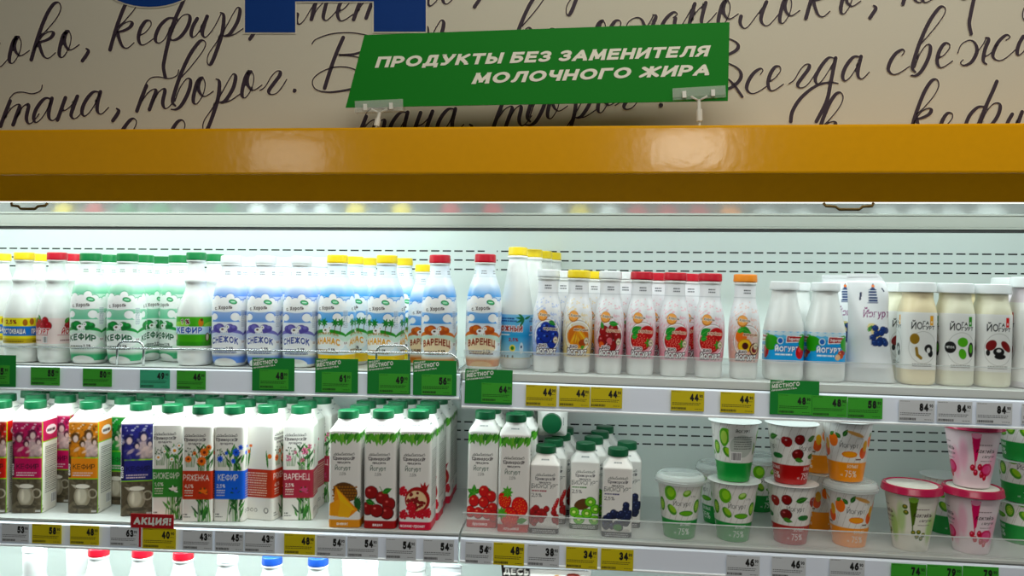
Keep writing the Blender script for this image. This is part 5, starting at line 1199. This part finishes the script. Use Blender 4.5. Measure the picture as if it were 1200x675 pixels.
pouch(640, 668, .06, Z_B, 200, hh, 60, plain_pack(200, int(hh), 'ДЕСЬ'), 'white printed pack below the yellow 34 price tags', 0, 0, 'dessert_pouch', None)

# ------------------------------------------------------------------ price tags and cards in the rails
TAGC = {'y': '#d9c80c', 'w': '#d5dade', 'g': '#3fae2e', 'm': '#3fb98c'}
def price_tag(x0, x1, y0, y1, c, price, label, Y=-.0192, group='price tags', sup='90'):
    a, b = at(x0, (y0+y1)/2, Y), at(x1, (y0+y1)/2, Y); z1, z0 = zat((x0+x1)/2, y0, Y), zat((x0+x1)/2, y1, Y)
    w, h = b.x-a.x, z1-z0; mb = MB(); mb.box(-w/2, 0, 0, w/2, .0006, h)
    f = lambda u, v, l=0: (u, -.00015-l*LAY, v)
    if price:
        v, t = text_pts(price, w*.2, h*.49, h*.38, bold=.075, xs=.6); mb.add([f(*p) for p in v], [tuple(int(k) for k in q) for q in t], 1)
        v, t = text_pts(sup, w*.405, h*.68, h*.15, bold=.04, xs=.7); mb.add([f(*p) for p in v], [tuple(int(k) for k in q) for q in t], 1)
    r = random.Random(int(x0)*7+len(label))
    def dash(xa, xb, zc, th):
        x = xa
        while x < xb:
            L = r.uniform(.002, .005); e = min(xb, x+L); mb.add([f(x, zc), f(e, zc), f(e, zc+th), f(x, zc+th)], [(0, 1, 2, 3)], 2); x += L+.0009
    dash(w*.33, w*.44, h*.56, h*.025)
    dash(-w*.46, w*.40, h*.37, h*.035); dash(-w*.46, w*.36, h*.29, h*.035); dash(-w*.47, -w*.2, h*.93, h*.02); dash(w*.22, w*.44, h*.09, h*.025)
    x = -w*.47
    while x < -w*.03:
        q = r.uniform(.0005, .0016); mb.add([f(x, h*.06), f(x+q, h*.06), f(x+q, h*.17), f(x, h*.17)], [(0, 1, 2, 3)], 1); x += q+.0007
    o = mb.build('price_tag', [mat('tag_'+c, TAGC[c], .4, noise=.04, nscale=40), ink, mat('tag_smallprint_'+c, {'y': '#5c5410', 'w': '#6a6e72', 'g': '#14500f', 'm': '#1a5a44'}[c], .6, noise=.05)])
    o.location = ((a.x+b.x)/2, Y, z0); tag(o, label, 'price tag', group)
    if x0 > 541: o.rotation_euler = (0, TILT, 0); o.location.z += 0
    return o
PT = [
 (36, 70, 430.5, 451.5, 'g', '55', 'green price tag reading 55 below the yellow and blue 2,5% bottle'), (97, 131, 432, 453, 'g', '50', 'green price tag reading 50 below the front kefir bottles'),
 (164, 199, 433.5, 455, 'm', '49', 'mint green price tag reading 49'), (207, 241, 434.5, 456.5, 'g', '46', 'green price tag reading 46 below the 1% kefir bottle'),
 (616, 652, 451.5, 476, 'y', '44', 'yellow 44 price tag below the blueberry yogurt'), (655, 691, 453, 477, 'y', '44', 'yellow 44 price tag below the golden fruit yogurt'), (692, 729, 454, 478, 'y', '44', 'yellow 44 price tag below the cowberry yogurt'),
 (786, 825, 458, 481.5, 'y', '44', 'yellow 44 price tag below the strawberry yogurts'), (844, 884, 460, 484, 'y', '44', 'yellow 44 price tag below the orange-capped yogurt'),
 (1053, 1095, 469, 494, 'w', '84', 'white 84 price tag below the olive yellow jar'), (1098, 1139, 470.5, 495.5, 'w', '84', 'white 84 price tag below the green apple jar'), (1144, 1186, 472, 497, 'w', '84', 'white 84 price tag below the dark red fruit jar'), (1197, 1238, 474, 498, 'w', '84', 'white price tag below the large pinkish jar, cut by the frame'),
]
for t in PT: price_tag(*t)
PT2 = [
 (2, 34, 613.5, 635.5, 'w', '53', 'white price tag reading 53'), (37.5, 72, 614.5, 637, 'y', '58', 'yellow price tag reading 58'), (82, 116, 616, 638.5, 'y', '48', 'yellow 48 price tag below the golden yellow carton'),
 (129, 162, 617.5, 640, 'w', '63', 'white price tag reading 63'), (167, 206, 619, 643, 'y', '40', 'yellow price tag reading 40 beneath the red offer sign'), (214, 249, 621.5, 644.5, 'w', '43', 'white 43 price tag below the orange flower carton'),
 (252, 285.5, 622.5, 646, 'w', '45', 'white price tag reading 45'), (286.5, 322, 623.5, 647.5, 'w', '43', 'white 43 price tag below the text-side orange carton'), (333, 369, 626, 650, 'y', '48', 'yellow 48 price tag below the clover carton'),
 (371, 405, 628, 652, 'w', '54', 'white 54 price tag below the pineapple carton'), (407, 443, 629, 653.5, 'w', '54', 'white 54 price tag below the cherry carton'), (452, 487.5, 631, 655.5, 'w', '54', 'white 54 price tag below the pomegranate carton'), (496, 532, 632.5, 657.5, 'w', '54', 'white 54 price tag nearest the bay divider, wire-guard side'),
 (545, 576, 635.5, 661, 'w', '54', 'white 54 price tag below the red berry carton'), (578, 614, 636.5, 662.5, 'y', '48', 'yellow 48 price tag below the strawberry carton'), (618, 655, 638.5, 664, 'w', '38', 'white price tag reading 38'),
 (663, 700, 641.5, 666.5, 'y', '34', 'yellow 34 price tag below the kiwi carton'), (704, 742, 643.5, 668.5, 'y', '34', 'yellow 34 price tag below the blueberry carton'),
 (851, 890, 651, 675.5, 'w', '46', 'white 46 price tag below the kiwi cups'), (904, 944, 653, 678, 'w', '46', 'white 46 price tag below the cherry cups'), (972, 1013, 655.5, 680, 'w', '46', 'white 46 price tag below the pear cups'),
 (1044, 1085, 661, 686, 'g', '74', 'green price tag reading 74'), (1086, 1127, 662.5, 687, 'g', '79', 'green 79 price tag next to the green 74 tag'), (1128, 1170, 664, 689, 'g', '79', 'green 79 price tag below the pink dessert cups'),
]
for t in PT2: price_tag(*t)
cardm = [mat('card_green', '#0f8a30', .4, noise=.04, nscale=60), mat('card_white', '#e9efe6', .5, noise=.02)]
def card(x0, x1, y0, y1, label, notch=True):
    Y = -.0206; a, b = at(x0, (y0+y1)/2, Y), at(x1, (y0+y1)/2, Y); z1, z0 = zat((x0+x1)/2, y0, Y), zat((x0+x1)/2, y1, Y); w, h = b.x-a.x, z1-z0
    mb = MB(); mb.box(-w/2, 0, 0, w/2, .0008, h)
    for st, cy, hh, fw in (('ПРОДУКТ', .885, .06, .26), ('МЕСТНОГО', .745, .12, .58), ('ПРОИЗВОДСТВА', .665, .045, .52)):
        v, t = text_pts(st, -w*.47+0, h*cy-(.02 if 0 else 0), h*hh, bold=.06, align='l', rot=.14, shear=.1, fit=w*fw); mb.add([(p[0], -.00015-p[2]*LAY, p[1]) for p in v], [tuple(int(k) for k in q) for q in t], 1)
    o = mb.build('shelf_card', cardm); o.location = ((a.x+b.x)/2, Y, z0); tag(o, label, 'shelf card', 'green local product cards')
    if x0 > 541: o.rotation_euler = (0, TILT, 0)
    return o
card(-30, 18.5, 416, 453, 'green local product card cut by the frame edge'); price_tag(-25, 11, 428, 450, 'g', '55', 'green price tag on the frame-cut card', -.0216)
for (x0, x1, y0, y1), (u0, u1, v0, v1), pr, nm in (((295.5, 345, 419.5, 458), (304, 338, 433, 456), '48', 'lilac bottles'), ((369.5, 419.5, 420.5, 460.5), (377, 412, 436, 459), '61', 'palm-tree bottle with barcode'),
     ((430.5, 481, 421.5, 462), (444, 479, 438, 461), '49', 'arch palm-tree bottle'), ((484, 535, 422.5, 463.5), (494, 529.5, 439, 462.5), '56', 'red-capped bottle at the guard corner'),
     ((544.5, 600, 433, 473.5), (564, 600, 449, 471.5), '64', 'tall conical bottle')):
    card(x0, x1, y0, y1, 'green local product card below the '+nm); price_tag(u0, u1, v0, v1, 'g', pr, 'green price tag reading %s on a local product card' % pr, -.0216)
card(902, 959.5, 446, 486.5, 'green local product card behind three green tags, below the squat bottles')
price_tag(911.5, 951, 462, 485.5, 'g', '48', 'green 48 price tag on the card below the squat bottles', -.0216); price_tag(951.5, 992.5, 464, 488.5, 'g', '48', 'green 48 price tag between its twin and the 58 tag', -.0216); price_tag(993, 1034, 466, 490.5, 'g', '58', 'green price tag reading 58', -.0216)
# red offer sign on its stem
a, b = at(153, 610, -.0215), at(203.5, 610, -.0215); z1, z0 = zat(178, 602.5, -.0215), zat(178, 619, -.0215); w, h = b.x-a.x, z1-z0
rt = empty('offer_sign', ((a.x+b.x)/2, -.0215, zat(164, 641, -.0215)), 'small red offer sign with white letters standing in the rail', 'sign'); dz = z0-rt.location.z
mb = MB().box(-w/2, 0, dz, w/2, .0012, dz+h); v, t = text_pts('АКЦИЯ!', 0, dz+h*.24, h*.52, bold=.07, shear=.1, fit=w*.88)
mb.add([(p[0], -.00015-p[2]*LAY, p[1]) for p in v], [tuple(int(k) for k in q) for q in t], 1); mb.build('sign_plate', [mat('offer_red', '#b4101c', .4, noise=.04), cardm[1]], rt)
MB().box(-w/2+.019, .0002, 0, -w/2+.0235, .0012, dz).build('sign_stem', mat('offer_red', '#b4101c'), rt)

# ------------------------------------------------------------------ light
cold = (.88, 1.0, .975)
xc1, w1 = (XL+XM)/2, XM-XL-.06
xc2, w2 = (XM+XR)/2, XR-XM-.06
area('canopy_lamp_or_fill', (xc1, -.03, ZIN+.05), w1, .03, LP['cl'], cold, (0, .5, -1))
area('canopy_lamp_or_fill', (xc2, -.03, ZIN+.05), w2, .03, LP['cr'], cold, (0, .5, -1))
area('canopy_lamp_or_fill', (xc1, .17, ZIN+.06), w1, .03, LP['bl'], cold, (0, .6, -1))  # added fill behind the trim, brightens the back panel and bottle necks
area('canopy_lamp_or_fill', (xc2, .17, ZIN+.06), w2, .03, LP['br'], cold, (0, .6, -1))  # the same added fill, bay with the clear guard
area('shelf_lamp', (xc1, .028, Z_UL-.027), w1, .03, LP['ul'], cold, (0, -.05, -1))
area('shelf_lamp', (xc2, .035, Z_UR-.027), w2, .03, LP['ur'], cold, (0, .5, -1))
area('shelf_lamp', (xc1, .035, Z_LL-.027), w1, .03, LP['ll'], cold, (0, .4, -1))
area('shelf_lamp', (xc2, .035, Z_LR-.027), w2, .03, LP['lr'], cold, (0, .4, -1))
area('ceiling_lamp', (.8, -1.15, 2.95), 2.2, .3, LP['room'], (1, .95, .86), (0, .55, -1))
area('ceiling_lamp', (.2, -3.0, 2.95), 2.4, .6, LP['room2'], (1, .96, .88), (0, .9, -1))
for px, py, e in ((806, 174, LP['hl']), (338, 183, LP['hl']*.5)):           # lamps across the aisle that glint in the canopy
    P = at(px, py, -.25); V_ = Vector((CAM.x, -.25*2-CAM.y, CAM.z)); dd = (P-V_); t_ = (-3.6-P.y)/dd.y; Q = P+dd*t_
    area('aisle_lamp', Q, .42, .18, e, (1, .95, .84), P-Q)
wd = bpy.data.worlds.new('world'); S.world = wd; wd.use_nodes = True
wd.node_tree.nodes['Background'].inputs[0].default_value = (.8, .85, .9, 1); wd.node_tree.nodes['Background'].inputs[1].default_value = LP['w']
vs = S.view_settings; vs.view_transform = 'Standard'; vs.look = 'None'; vs.gamma = 1; vs.use_curve_mapping = False; vs.exposure = 0.0
